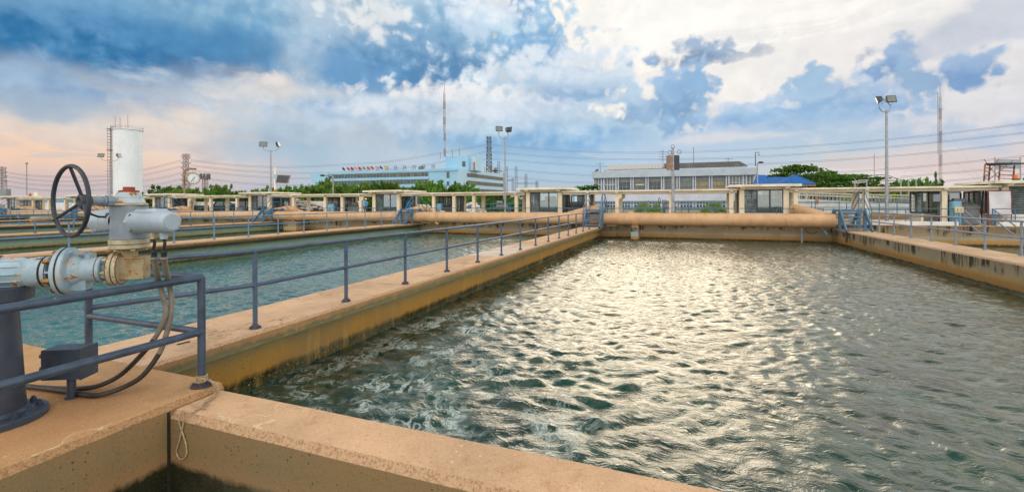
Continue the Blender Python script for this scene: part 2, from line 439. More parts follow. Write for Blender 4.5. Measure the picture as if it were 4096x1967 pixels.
    if style in ('right', 'back'):  # black run-off streaks below the edge
        sn = t.noise(t.mapping(P, (1, 1, .12)), 4.6, 8, .72)
        sb = t.noise(P, .95, 4)
        s = t.math('MULTIPLY', t.mr(sn, .47, .56), t.mr(t.math('MULTIPLY_ADD', t.math('SUBTRACT', sb, .5), 1.7, z), zt - .46, zt - .20))
        s = t.math('MULTIPLY', s, t.mr(sb, .38, .50))
        cs = t.mix(t.math('MULTIPLY', s, .88), cs, lin('1e1a14'))
    if style == 'mid':
        sn = t.noise(t.mapping(P, (1, 1, .2)), 5, 6, .65)
        cs = t.mix(t.math('MULTIPLY', t.mr(sn, .52, .7), .35), cs, lin('c8a45c'))
        wsp = t.math('MULTIPLY', t.mr(t.noise(P, 22, 6, .7), .58, .66), t.mr(z, -.74, -.60, 1, 0))
        cs = t.mix(t.math('MULTIPLY', wsp, .8), cs, lin('c9b880'))
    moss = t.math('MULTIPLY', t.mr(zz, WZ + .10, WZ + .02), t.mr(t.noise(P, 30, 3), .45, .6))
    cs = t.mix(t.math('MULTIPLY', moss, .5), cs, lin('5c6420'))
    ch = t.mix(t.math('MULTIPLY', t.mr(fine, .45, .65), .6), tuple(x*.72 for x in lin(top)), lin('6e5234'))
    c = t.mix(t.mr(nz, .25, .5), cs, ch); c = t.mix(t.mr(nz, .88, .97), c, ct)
    sp = t.noise(P, 75, 3, .75); c = t.mix(t.math('MULTIPLY', t.mr(sp, .58, .70), .55), c, lin('3e2e1e')); c = t.mix(t.math('MULTIPLY', t.math('MULTIPLY', t.mr(sp, .42, .32), .4), t.mr(nz, .1, .4, .2, 1)), c, lin('e6d2b4'))
    rr = t.mr(z, WZ + .0, WZ + .15, .35, .88)
    h = t.math('ADD', t.math('MULTIPLY', fine, .6), t.math('MULTIPLY', pk, -1.2))
    h = t.math('MULTIPLY_ADD', grit, .35, h)
    finish(t, b, c, rr, h, .55, .012)
    b.inputs['Specular IOR Level'].default_value = .25
    return m
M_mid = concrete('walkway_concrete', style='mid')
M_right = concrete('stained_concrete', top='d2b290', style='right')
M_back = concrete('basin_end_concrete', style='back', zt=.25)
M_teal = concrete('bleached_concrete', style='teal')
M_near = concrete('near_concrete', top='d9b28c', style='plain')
M_plat = concrete('platform_concrete', top='c49a6e', style='plain')

BY = 31.2       # back wall of the basins
def slab_section(x0, x1, zt, y0, y1, b=.035, under=None, zb=-.95, lip=.16):
    """walkway wall: capping slab with chamfered edges over a narrower wall"""
    m = MB()
    if under:
        u0, u1 = under
        prof = [(u0, zb), (u0, zt-lip), (x0, zt-lip-.01), (x0, zt-b), (x0+b, zt), (x1-b, zt), (x1, zt-b), (x1, zt-lip-.01), (u1, zt-lip), (u1, zb)]
    else:
        prof = [(x0, zb), (x0, zt-b), (x0+b, zt), (x1-b, zt), (x1, zt-b), (x1, zb)]
    # subdivide along Y a little irregularly so that the arrises are not ruler straight
    n = max(2, int((y1-y0)/.35)); vs = []; fs = []; k = len(prof)
    for i in range(n+1):
        y = y0 + (y1-y0)*i/n
        for j, (x, z) in enumerate(prof):
            w = .006 if 0 < i < n else 0
            vs.append((x + random.uniform(-w, w), y, z + random.uniform(-w, w)*(.5 if z > zb else 0)))
    for i in range(n):
        for j in range(k):
            a, c = i*k+j, i*k+(j+1) % k
            fs.append((a, a+k, c+k, c))
    fs.append(tuple(range(k))); fs.append(tuple(range(n*k+k-1, n*k-1, -1)))
    m.add(vs, fs)
    return m
# central walkway and its neighbours to the left
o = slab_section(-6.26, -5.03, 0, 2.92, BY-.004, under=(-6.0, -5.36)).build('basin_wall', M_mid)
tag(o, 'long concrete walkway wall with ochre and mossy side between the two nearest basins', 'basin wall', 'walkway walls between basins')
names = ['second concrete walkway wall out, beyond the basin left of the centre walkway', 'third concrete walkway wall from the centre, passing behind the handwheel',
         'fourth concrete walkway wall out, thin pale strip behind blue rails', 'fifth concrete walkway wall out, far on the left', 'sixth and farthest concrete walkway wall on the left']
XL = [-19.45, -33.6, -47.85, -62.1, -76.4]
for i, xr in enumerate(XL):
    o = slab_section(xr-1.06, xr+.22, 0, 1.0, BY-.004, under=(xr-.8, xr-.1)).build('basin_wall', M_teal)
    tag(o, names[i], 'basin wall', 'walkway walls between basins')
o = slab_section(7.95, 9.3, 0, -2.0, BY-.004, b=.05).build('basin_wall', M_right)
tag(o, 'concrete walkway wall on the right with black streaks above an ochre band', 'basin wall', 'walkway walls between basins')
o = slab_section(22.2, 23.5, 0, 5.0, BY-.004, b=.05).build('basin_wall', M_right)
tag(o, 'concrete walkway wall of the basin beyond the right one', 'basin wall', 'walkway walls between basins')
# end wall of the basins and the deck behind it
def longbox(x0, x1, y0, y1, z0, z1, b=.03):
    m = MB(); n = max(2, int((x1-x0)/.5)); prof = [(y0, z0), (y0, z1-b), (y0+b, z1), (y1, z1), (y1, z0)]; k = 5; vs = []; fs = []
    for i in range(n+1):
        x = x0 + (x1-x0)*i/n
        for j, (y, z) in enumerate(prof):
            w = .006 if (0 < i < n and j in (1, 2)) else 0
            vs.append((x, y + random.uniform(-w, w), z + random.uniform(-w, w)))
    for i in range(n):
        for j in range(k):
            a, c = i*k+j, i*k+(j+1) % k; fs.append((a, c, c+k, a+k))
    fs.append(tuple(range(k-1, -1, -1))); fs.append(tuple(range(n*k, n*k+k)))
    return m.add(vs, fs)
DZ = .26
o = longbox(-110, 40, BY, BY+.5, -1.2, DZ).build('end_wall', M_back)
tag(o, 'long stained concrete end wall of the basins below the pipe', 'basin wall')
M_deck = concrete('deck_concrete', top='c8b494', style='plain')
o = MB().box((-110, BY+.5, -.4), (40, 40.0, DZ-.004)).build('deck', M_deck); tag(o, kind='structure')
# thin haunch block where the walkway meets the end wall
for x0, x1 in ((-5.36, -4.3), (-19.5, -18.6)):
    o = longbox(x0+.004, x1, BY-.35, BY-.003, -1.2, .02).build('wall_buttress', M_back)
    tag(o, 'short concrete buttress in the far left corner of the %s basin' % ('large main' if x0 > -10 else 'second'), 'buttress')
# near wall and the equipment platform
m = longbox(-3.9+.004, 12.0, 2.46, 2.92, -1.3, -.062, .045)
m.v = [(x, y, z) for x, y, z in m.v]
o = MB()
n = 40; vs = []; fs = []; prof = [(2.455, -1.3), (2.455, -.115), (2.50, -.062), (2.895, -.060), (2.915, -.085), (2.915, -1.3)]; k = 6
for i in range(n+1):
    x = -3.897 + 15.9*i/n
    for y, z in prof:
        w = .003 if 0 < i < n else 0
        vs.append((x, y+random.uniform(-w, w), z+random.uniform(-w, w)))
for i in range(n):
    for j in range(k):
        a, c = i*k+j, i*k+(j+1) % k; fs.append((a, c, c+k, a+k))
fs.append(tuple(range(k-1, -1, -1))); fs.append(tuple(range(n*k, n*k+k)))
o = MB().add(vs, fs).build('near_wall', M_near)
tag(o, 'tan concrete wall running along the near edge of the main basin', 'basin wall')
m = MB(); n = 34; vs = []; fs = []
prof = [(-3.895, -1.3), (-3.895, -.05), (-3.93, -.005), (-3.96, .0), (-9.0, .0), (-9.0, -1.3)]; k = 6
for i in range(n+1):
    y = -1.5 + 4.415*i/n
    for x, z in prof:
        w = .004 if (0 < i < n and x > -8) else 0
        vs.append((x+random.uniform(-w, w), y, z+random.uniform(-w, w)*.6))
for i in range(n):
    for j in range(k):
        a, c = i*k+j, i*k+(j+1) % k; fs.append((a, a+k, c+k, c))
fs.append(tuple(range(k))); fs.append(tuple(range(n*k+k-1, n*k-1, -1)))
o = m.add(vs, fs).build('equipment_platform', M_plat)
tag(o, 'rust-stained concrete platform that carries the valve actuator', 'platform')
# joint strip and crack lines on the platform face
o = MB().box((-3.9, 2.43, -1.2), (-3.889, 2.452, -.06)).build('joint_strip', paint('dark_joint', '2c2418', '1c180e', 9, .9))
tag(o, 'thin dark vertical joint strip on the platform face beside the near wall', 'joint strip')

# ---------- ground (one sheet with a step at the plant edge)
m, t, b = newmat('ground')
P = t.n('ShaderNodeNewGeometry').outputs['Position']
c = t.mix(t.mr(t.noise(P, .05, 6), .4, .6), lin('7d7a70'), lin('5d6b3c'))
c = t.mix(t.math('MULTIPLY', t.noise(P, 2, 5), .5), c, lin('8a8578'))
finish(t, b, c, .9)
o = MB().add([(-3000,-200,-1.5),(3000,-200,-1.5),(3000,39.9,-1.5),(-3000,39.9,-1.5),(-3000,39.9,-.1),(3000,39.9,-.1),(3000,4500,-.1),(-3000,4500,-.1)],
    [(0,1,2,3),(3,2,5,4),(4,5,6,7)]).build('ground', MATS['ground'], at=(0,0,0)); tag(o, kind='structure')

# ---------- water
def water_mat(name, deep, body2, foam=None, boost=1.0):
    m, t, b = newmat(name)
    P = t.n('ShaderNodeNewGeometry').outputs['Position']
    wp = t.vmath('ADD', P, t.vmath('MULTIPLY', t.vmath('SUBTRACT', t.noise(P, 1.1, 3, .6, 0, 1), (.5,.5,.5)), (.7,.7,0)))
    n1 = t.noise(t.mapping(wp, (.55, 1.25, 1), (0,0,0), (0,0,R(-18))), 3.2, 5, .6, .6)
    n2 = t.noise(t.mapping(wp, (.6, 1.3, 1), (4,2,0), (0,0,R(22))), 9, 5, .6, .8)
    n3 = t.noise(t.mapping(wp, (1, 1.6, 1), (4,7,0)), 26, 3, .55, .5)
    h = t.math('ADD', t.math('MULTIPLY', n1, .030), t.math('ADD', t.math('MULTIPLY', n2, .013), t.math('MULTIPLY', n3, .0015)))
    bp = t.n('ShaderNodeBump', ins={'Strength': 1.0, 'Distance': 1.0, 'Height': h})
    col = t.mix(t.mr(t.noise(P, .6, 4), .35, .7), lin(deep), lin(body2))
    dif = t.n('ShaderNodeBsdfDiffuse', ins={0: col, 'Normal': bp.outputs[0]})
    gl = t.n('ShaderNodeBsdfGlossy', ins={0: (1,.95,.85,1), 'Roughness': .04, 'Normal': bp.outputs[0]})
    fr = t.n('ShaderNodeFresnel', ins={0: 1.45, 'Normal': bp.outputs[0]}).outputs[0]
    fac = t.math('MULTIPLY_ADD', t.math('POWER', fr, .62), 1.30*boost, -.115, clamp=True)
    fac = t.math('MINIMUM', fac, .76)
    sh = t.n('ShaderNodeMixShader', ins={0: fac, 1: dif.outputs[0], 2: gl.outputs[0]}).outputs[0]
    if foam:
        fx = None
        sp = t.n('ShaderNodeSeparateXYZ', ins={0: P})
        for (cx, cy, rx, ry) in foam:
            v = t.vmath('MULTIPLY', t.vmath('SUBTRACT', P, (cx, cy, 0)), (1/rx, 1/ry, 0))
            g = t.mr(t.vmath('LENGTH', v), .3, 1.05, 1, 0)
            fx = g if fx is None else t.math('MAXIMUM', fx, g)
        a = t.noise(t.mapping(wp, (1, .8, 1)), 2.9, 6, .62, 1.3)
        ridge = t.math('SUBTRACT', 1, t.math('MULTIPLY', t.math('ABSOLUTE', t.math('SUBTRACT', a, .5)), 15), clamp=True)
        gr = t.mr(t.noise(P, 40, 4, .7), .36, .56, .25, 1)
        br = t.mr(t.noise(P, 1.3, 4, .6), .44, .58)
        k = t.math('MULTIPLY', t.math('MULTIPLY', ridge, gr), t.math('MULTIPLY', fx, br), clamp=True)
        bub = t.n('ShaderNodeTexVoronoi', ins={'Scale': 16, 'Vector': wp}).outputs[0]
        k2 = t.math('MULTIPLY', t.math('MULTIPLY', t.mr(bub, .10, .18, 1, 0), t.mr(t.noise(P, 1.3, 3), .5, .6)), t.math('MULTIPLY', fx, .6))
        milky = t.math('MULTIPLY', t.mr(t.noise(wp, 1.5, 6, .65), .48, .75), t.math('MULTIPLY', fx, .16))
        k = t.math('MAXIMUM', t.math('MAXIMUM', k, k2), milky)
        fd = t.n('ShaderNodeBsdfDiffuse', ins={0: (.62, .72, .68, 1), 'Normal': bp.outputs[0]}).outputs[0]
        sh = t.n('ShaderNodeMixShader', ins={0: t.math('MULTIPLY', k, .78), 1: sh, 2: fd}).outputs[0]
    t.L.new(sh, t.N['Material Output'].inputs[0])
    return m
W_main = water_mat('basin_water', '042a22', '0b3e30', foam=[(-3.4, 5.0, 2.5, 2.2), (-4.1, 8.0, 1.4, 3.8), (-2.2, 4.6, 1.9, 1.4)])
W_left = water_mat('basin_water_left', '0a4a46', '14625c')
W_teal = water_mat('basin_water_teal', '0f787c', '168c8c', boost=.8)
def wave_sheet(x0, x1, y0, y1, dx, dy, amp, mat, seed=1, swirl=None):
    r = np.random.RandomState(seed)
    nx, ny = int((x1-x0)/dx)+1, int((y1-y0)/dy)+1
    X, Y = np.meshgrid(np.linspace(x0, x1, nx), np.linspace(y0, y1, ny)); Z = np.zeros_like(X)
    Xw = X + .25*np.sin(.9*Y+.6*X) + .12*np.sin(2.1*X-1.3*Y+1); Yw = Y + .22*np.sin(.8*X-.5*Y+2) + .1*np.sin(1.7*Y+2.3*X)
    for i in range(54):
        L = (.13*(3.0 ** r.rand()) if i < 36 else .32*(2.6 ** r.rand())); a = r.normal(R(100), .7); k = 2*math.pi/L
        Z += (L ** 1.0)*(.0110 if i < 36 else .0088)*r.uniform(.5, 1)*np.sin(k*(math.cos(a)*Xw + math.sin(a)*Yw) + r.rand()*6.28)*(.6+.4*np.sin(.5*X*r.rand()+.4*Y*r.rand()+6*r.rand()))
    Z *= amp
    if swirl:
        for cx, cy, rr, am in swirl:
            d2 = ((X-cx)**2 + (Y-cy)**2)/rr**2; W = np.exp(-d2)*am
            for i in range(26):
                L = .16*(4 ** r.rand()); a = r.rand()*6.28; k = 2*math.pi/L
                Z += W*L*.03*np.sin(k*(math.cos(a)*Xw + math.sin(a)*Yw) + r.rand()*6.28)
    vs = np.stack([X.ravel()-x0, Y.ravel()-y0, Z.ravel()], 1)
    idx = np.arange(nx*ny).reshape(ny, nx)
    f = np.stack([idx[:-1, :-1].ravel(), idx[:-1, 1:].ravel(), idx[1:, 1:].ravel(), idx[1:, :-1].ravel()], 1)
    me = bpy.data.meshes.new('water'); me.vertices.add(len(vs)); me.vertices.foreach_set('co', vs.ravel())
    me.loops.add(f.size); me.loops.foreach_set('vertex_index', f.ravel().astype(np.int32))
    me.polygons.add(len(f)); me.polygons.foreach_set('loop_start', np.arange(0, f.size, 4, dtype=np.int32)); me.polygons.foreach_set('loop_total', np.full(len(f), 4, dtype=np.int32))
    me.polygons.foreach_set('use_smooth', np.ones(len(f), dtype=bool)); me.update(); me.validate()
    o = bpy.data.objects.new('water', me); COL.objects.link(o); o.location = (x0, y0, WZ); me.materials.append(mat)
    return tag(o, kind='structure')
wave_sheet(-5.37, 7.96, 2.9, BY+.01, .032, .036, 1.0, W_main, 3, [(-2.2, 5.6, 2.2, .4), (-3.4, 9.0, 1.5, .25)])
wave_sheet(-19.6, -5.99, 1.0, BY+.01, .05, .05, 1.0, W_left, 4)
wave_sheet(-33.9, -20.0, 1.0, BY+.01, .2, .2, .6, W_left, 5)
for i in range(1, 5): wave_sheet(XL[i]-14.2+.5 if i < 4 else -110, XL[i]-.6, 1.0, BY+.01, .5, .5, .5, W_teal, 6+i)
wave_sheet(9.29, 22.3, 1.0, BY+.01, .15, .15, .6, W_left, 12)
wave_sheet(-3.896, 12, -1.5, 2.46, .1, .1, .6, W_left, 13)

# ---------- railings
def railing_mats():
    pass
M_slate = paint('slate_paint', '445468', '324052', 8, .38, 0, .0, .2, foot=True)
M_blue = paint('blue_paint', '5f8db0', '4a7498', 5, .45, 0, .05, .2)
M_bluefar = paint('faded_blue_paint', '4c7896', '386080', 5, .5)
M_lav = paint('weathered_blue_paint', '8292a6', '56728e', 9, .5, 0, .06, .2, rustscale=9)
def base_plate(m, p, r=.085):
    m.cyl(p, (p[0], p[1], p[2]+.012), r, 16); m.cyl((p[0], p[1], p[2]+.012), (p[0], p[1], p[2]+.05), .045, 12)
    for a in range(4):
        x, y = p[0]+math.cos(a*1.57+.78)*r*.72, p[1]+math.sin(a*1.57+.78)*r*.72
        m.cyl((x, y, p[2]+.012), (x, y, p[2]+.035), .012, 6)
def railing(label, pts, posts, mat, h=1.0, hm=.55, r=.024, group='blue pipe railings', zb=0, plates=True, n=8):
    """pts: plan polyline (x, y); posts: plan positions"""
    c = pts[0]; root = thing('railing', label, 'railing', (c[0], c[1], zb), group)
    for z in (h, hm):
        m = MB()
        P = [(x, y, zb+z) for x, y in pts]
        for a, b_ in zip(P[:-1], P[1:]): m.cyl(a, b_, r, n)
        for q in P[1:-1]: m.ball(q, r*1.02, n=n, m=6)
        m.build('rail', mat, root)
    for x, y in posts:
        m = MB(); m.cyl((x, y, zb), (x, y, zb+h-.01), r*1.05, n)
        if plates:
            base_plate(m, (x, y, zb), .075)
            for zz in (hm-.03, hm+.03, h-.035): m.torus((x, y, zb+zz), (0,0,1), r*1.05, .004, 14, 5)
        m.build('post', mat, root)
    return root
# central walkway railing, joining the platform rail
M_rail2 = None
P0 = (-5.68, 2.80)
posts = [(-5.2, 4.32 + 1.69*k) for k in range(14)]
mats_ = [M_slate]
railing('slate blue pipe railing along the centre walkway', [P0, (-5.2, 4.32), (-5.2, 28.6)], posts, paint('centre_rail_paint', '4c6078', '3a4c62', 3, .35, 0, .0, .2, foot=True), 1.0, .56, .028, zb=0)
# platform rail
root = thing('railing', 'thick dark slate pipe railing around the corner of the equipment platform', 'railing', (-4.02, 2.8, 0), 'blue pipe railings')
for z in (.96, .48):
    m = MB(); m.cyl((-4.02, -1.2, z), (-4.02, 2.8, z), .031, 14); m.ball((-4.02, 2.8, z), .0315, n=14)
    m.cyl((-4.02, 2.8, z), (P0[0], P0[1], z), .030, 14); m.build('rail', M_slate, root)
for x, y in ((-4.02, 2.8), P0, (-4.02, -.8)):
    m = MB(); m.cyl((x, y, 0), (x, y, .96), .032, 14); base_plate(m, (x, y, 0), .088); m.build('post', M_slate, root)
lab = ['blue pipe railing on the second walkway, passing behind the white actuator', 'blue pipe railing on the third walkway from the centre', 'blue pipe railing on the fourth walkway out',
       'blue pipe railing on the fifth walkway out', 'blue pipe railing on the farthest left walkway']
for i, xr in enumerate(XL):
    ps = [(xr-.1, 4.0+1.7*k) for k in range(15)]
    if i >= 2: ps = ps[6:]
    railing(lab[i], [(xr-.1, 2.0), (xr-.1, 28.4)], ps, M_blue if i == 0 else M_bluefar, r=.027, plates=i < 2)
railing('weathered lavender blue railing on the right hand walkway', [(9.12, 8.0), (9.12, 28.7)], [(9.12, 27.9 - 1.72*k) for k in range(12)], M_lav, 1.0, .52, .03)
# ================= foreground equipment
M_ltblue = paint('flaked_light_blue_paint', 'a2bccb', '88a6b8', 5, .4, 0, .075, .25, rustscale=12, dirt=.45)
M_grey = paint('grey_actuator_paint', '8c99a8', '7e8b9b', 5, .42, 0, .0, .12, dirt=.18)
M_white = paint('pale_motor_paint', 'a6b6c4', '98a8b8', 4, .35, 0, .0, .08, dirt=.1)
M_rustflange = paint('rusty_flange_paint', 'c0bba4', 'a59a7c', 14, .6, 0, .07, .3, rustscale=22)
M_rustbox = paint('rust_stained_box_paint', 'a89c7c', '8a7048', 16, .6, 0, .08, .3, rustscale=22)
M_cap = paint('red_brown_cap_paint', '9c4428', '823620', 14, .7, 0, .06, .4)
M_dark = paint('dark_slate_paint', '3d4757', '2f3848', 5, .4, 0, .0, .2)
M_wheel = paint('worn_black_paint', '262e38', '363e48', 12, .5, 0, .0, .3)
M_brass = paint('corroded_brass', '8c7040', '5c3c1c', 25, .45, .7, .1, .3, rustscale=20)
M_rubber = paint('grey_conduit', '8f8a80', '77726a', 9, .6, 0, .0, .2)
M_black = paint('black_rubber', '1c1b1c', '2c2826', 14, .6)
M_hose = paint('dark_brown_hose', '3a342f', '2a2522', 9, .5, 0, .0, .3)
M_wood = paint('weathered_handle', 'a89880', '8c7c62', 20, .7)
M_gasket = paint('gasket_rust', '2c1c14', '4a2a16', 20, .8)
M_rope = paint('old_rope', 'b8a182', '8a7860', 60, .9, bstr=.6)

PED = Vector((-4.83, 1.79, 0)); A = Vector((-4.20, 2.34, 0)); U = Vector((.753, .658, 0)).normalized(); V = Vector((-U.y, U.x, 0))
AXZ = 1.10
def AX(s, v=0, z=0): return PED + U*s + V*v + Vector((0, 0, AXZ + z))
def bolt(m, p, axis, r=.018, h=.03, washer=True):
    p = Vector(p); a = Vector(axis).normalized()
    if washer: m.cyl(p, p + a*.006, r*1.35, 12)
    m.cyl(p, p + a*h, r, 6, smooth=False); m.cyl(p + a*h, p + a*(h+.014), r*.55, 8)
# pedestal
ped = thing('pedestal', 'dark slate steel pedestal with a bolted round base, standing at the left edge', 'pedestal', tuple(PED))
m = MB().lathe(PED, (0,0,1), [(0, .30), (.045, .30), (.05, .295), (.055, .28), (.06, .18)], 64, smooth=False)
m.torus(PED + Vector((0,0,.028)), (0,0,1), .299, .004, 64, 6); m.build('base_flange', M_dark, ped)
m = MB().lathe(PED + Vector((0,0,.055)), (0,0,1), [(0, .2), (.03, .182), (.2, .172), (.845, .140)], 48); m.build('column', M_dark, ped)
m = MB().lathe(PED + Vector((0,0,.895)), (0,0,1), [(0, .14), (0, .212), (.012, .226), (.105, .226), (.11, .215), (.11, 0)], 48, smooth=False); m.build('collar', M_dark, ped)
for k in range(12):
    a = 2*math.pi*k/12 + .12; m = MB(); bolt(m, PED + Vector((math.cos(a)*.245, math.sin(a)*.245, .056)), (0,0,1), .021, .026); m.build('bolt', M_dark, ped)
# gearbox assembly
g = thing('gearbox_shaft_drive', 'flaking light blue horizontal gear drive with bolted round flanges, resting on the dark pedestal', 'gear drive', (PED.x, PED.y, 1.0))
m = MB()
for k in range(12):      # ribbed motor body
    pass
prof = [(-.6, 0), (-.6, .108), (.20, .108), (.235, .100), (.25, .100)]
m.lathe(AX(0), U, prof, 12, smooth=False)
for k in range(12):
    a = 2*math.pi*(k)/12; d = V*math.cos(a)*.108 + Vector((0,0,1))*math.sin(a)*.108
    m.cyl(AX(-.6) + d, AX(.19) + d, .006, 6)
m.build('motor_body', M_ltblue, g)
m = MB().lathe(AX(0), U, [(.215, .098), (.225, .109), (.315, .109), (.32, .113), (.352, .113), (.358, .105), (.358, .05)], 40, smooth=False); m.build('end_collar', M_ltblue, g)
m = MB().lathe(AX(0), U, [(.312, .1135), (.314, .1155), (.324, .1155), (.326, .1135)], 40); m.build('gasket', M_gasket, g)
m = MB().box((0,0,0),(0,0,0)); m = MB()
m.obox(AX(-.15, 0, .118), U*.18, V*.05, Vector((0,0,.012))); m.obox(AX(-.02, .0, .124), U*.05, V*.075, Vector((0,0,.006)))
for s in (-.26, -.2, -.05): bolt(m, AX(s, -.02, .13), (0,0,1), .012, .02)
m.build('top_plate', paint('rusted_plate', '6a3c24', '4c2c1c', 20, .8, 0, .2), g)
# yoke to the large flange
m = MB()
m.lathe(AX(0), U, [(.355, .05), (.40, .075)], 24)
for k in range(4):
    a = math.pi/4 + k*math.pi/2 - .1; d = V*math.cos(a) + Vector((0,0,1))*math.sin(a); w = U.cross(d)
    m.prism([AX(.352) + d*.03, AX(.352) + d*.105, AX(.415) + d*.155, AX(.415) + d*.03], w*.012)
m.prism([AX(.352, -.11), AX(.415, -.15), AX(.415, -.03), AX(.352, -.03)], Vector((0,0,.012)))
m.build('yoke', M_ltblue, g)
m = MB().lathe(AX(0), U, [(.408, 0), (.408, .172), (.416, .180), (.438, .180), (.442, .176)], 56, smooth=False); m.build('flange', M_ltblue, g)
m = MB().lathe(AX(0), U, [(.438, .178), (.439, .1815), (.4485, .1815), (.450, .178)], 56); m.build('gasket', M_gasket, g)
m = MB().lathe(AX(0), U, [(.446, .176), (.448, .179), (.475, .179), (.482, .170), (.49, .12)], 56, smooth=False); m.build('flange', M_ltblue, g)
for k in range(6):
    a = k*math.pi/3 + .42; d = (V*math.cos(a) + Vector((0,0,1))*math.sin(a))*.145
    m = MB(); bolt(m, AX(.408) + d, -U, .024, .042); m.build('bolt', M_brass, g)
for k in range(4):
    a = k*math.pi/2 + .5; d = (V*math.cos(a) + Vector((0,0,1))*math.sin(a))*.088
    m = MB(); bolt(m, AX(.358) + d, U, .012, .02); m.build('bolt', M_brass, g)
m = MB()       # stepped gear housing
m.lathe(AX(0), U, [(.478, .125), (.50, .122), (.53, .112), (.55, .100), (.555, .09)], 40)
m.obox(AX(.525, .02, .10), U*.04, V*.055, Vector((0,0,.045))); m.obox(AX(.56, .02, .09), U*.035, V*.055, Vector((0,0,.035)))
m.obox(AX(.53, .0, -.105), U*.05, V*.06, Vector((0,0,.045)))
m.build('gear_housing', M_ltblue, g)
m = MB().lathe(AX(0), U, [(.49, .06), (.492, .098), (.64, .096), (.645, .1), (.668, .1), (.674, .092), (.674, .03)], 40, smooth=False); m.build('output_sleeve', M_ltblue, g)
m = MB()
m.lathe(AX(0), U, [(.67, .05), (.70, .055)], 20)
for k in range(4):
    a = k*math.pi/2 + .6; d = V*math.cos(a) + Vector((0,0,1))*math.sin(a); w = U.cross(d)
    m.prism([AX(.672) + d*.02, AX(.672) + d*.085, AX(.726) + d*.112, AX(.726) + d*.02], w*.011)
m.build('yoke', M_ltblue, g)
m = MB().lathe(AX(0), U, [(.722, 0), (.722, .125), (.728, .131), (.752, .131), (.754, .127), (.760, .127), (.762, .131), (.786, .131), (.792, .120), (.80, .05)], 48, smooth=False); m.build('flange', M_rustflange, g)
for k in range(6):
    a = k*math.pi/3 + .2; d = (V*math.cos(a) + Vector((0,0,1))*math.sin(a))*.103
    m = MB(); bolt(m, AX(.722) + d, -U, .015, .024); m.build('bolt', M_rustflange, g)
m = MB(); m.obox(AX(.868, 0, 0), U*.074, V*.07, Vector((0,0,.082))); m.obox(AX(.868, 0, .086), U*.08, V*.076, Vector((0,0,.005))); m.obox(AX(.947, 0, 0), U*.005, V*.074, Vector((0,0,.088)))
m.build('coupling_box', M_rustbox, g)
# ---- vertical actuator
ac = thing('valve_actuator', 'pale grey vertical valve actuator with a red-brown cap, mounted above the rusty coupling box', 'valve actuator', (A.x, A.y, 1.19))
def AZ(z): return Vector((A.x, A.y, z))
m = MB().lathe(AZ(0), (0,0,1), [(1.185, .056), (1.262, .056)], 28); m.obox(AZ(1.225) + Vector((0,-.02,0)), (.055,0,0), (0,.035,0), (0,0,.034)); m.build('neck', M_rustbox, ac)
m = MB().lathe(AZ(0), (0,0,1), [(1.258, 0), (1.258, .124), (1.263, .130), (1.294, .130), (1.296, .127)], 56, smooth=False); m.build('mounting_flange', M_rustflange, ac)
m = MB().lathe(AZ(0), (0,0,1), [(1.296, .1275), (1.299, .130), (1.330, .130), (1.336, .118)], 56, smooth=False); m.build('mounting_flange', M_rustflange, ac)
for k in range(6):
    a = k*math.pi/3 - .3; m = MB(); p = AZ(1.259) + Vector((math.cos(a)*.108, math.sin(a)*.108, 0)); m.cyl(p, p - Vector((0,0,.014)), .017, 6, smooth=False); m.build('bolt', M_rustflange, ac)
m = MB()
# rounded-square body
def rsq(r, z, k=.35, n=48):
    out = []
    for i in range(n):
        t = 2*math.pi*i/n; e = 1/((abs(math.cos(t-.3))**3.2 + abs(math.sin(t-.3))**3.2)**(1/3.2))
        out.append((A.x + r*e*math.cos(t), A.y + r*e*math.sin(t), z))
    return out
rings = [(.109,1.333),(.108,1.37),(.107,1.46),(.104,1.475),(.103,1.49),(.107,1.56),(.110,1.606)]
vs = []; n = 48
for r_, z_ in rings: vs += rsq(r_, z_)
m.add(vs, [(i*n+k, i*n+(k+1) % n, (i+1)*n+(k+1) % n, (i+1)*n+k) for i in range(len(rings)-1) for k in range(n)], True)
m.build('body', M_grey, ac)
M_seam = paint('rust_seam', '7c5430', '5c3c22', 30, .8)
for z_, r_s in ((1.2965, .1305), (1.3335, .1215), (1.262, .1285), (1.606, .1235), (1.6225, .1115)):
    m = MB().torus(AZ(z_), (0,0,1), r_s, .0028, 56, 6); m.build('rust_seam', M_seam, ac)
for s_, r_s in ((.725, .1305), (.757, .130), (.79, .129), (.645, .1), (.352, .112)):
    m = MB().torus(AX(s_), U, r_s, .0028, 48, 6); m.build('rust_seam', M_seam, g)
m = MB().obox(AX(.868, 0, .0805), U*.077, V*.073, Vector((0,0,.003))); m.build('rust_seam', M_seam, g)
m = MB().lathe(AZ(0), (0,0,1), [(1.604, .112), (1.606, .124), (1.620, .124), (1.624, .110)], 56, smooth=False); m.build('rusty_rim', M_rustflange, ac)
m = MB().lathe(AZ(0), (0,0,1), [(1.622, .110), (1.636, .103), (1.664, .093), (1.672, .094), (1.674, .087)], 48); m.lathe(AZ(0), (0,0,1), [(1.672, .090), (1.676, .086), (1.706, .079), (1.710, .074), (1.711, 0)], 48)
m.build('bonnet', paint('rusted_bonnet_paint', 'b0c2cd', '9fb3bf', 9, .5, 0, .08, .25, rustscale=18), ac)
m = MB().lathe(AZ(0), (0,0,1), [(1.710, .060), (1.711, .068), (1.722, .068), (1.726, .062), (1.727, .03)], 40, smooth=False)
m.lathe(AZ(0), (0,0,1), [(1.725, .041), (1.750, .040), (1.754, .034), (1.754, 0)], 8, smooth=False); m.build('cap', M_cap, ac)
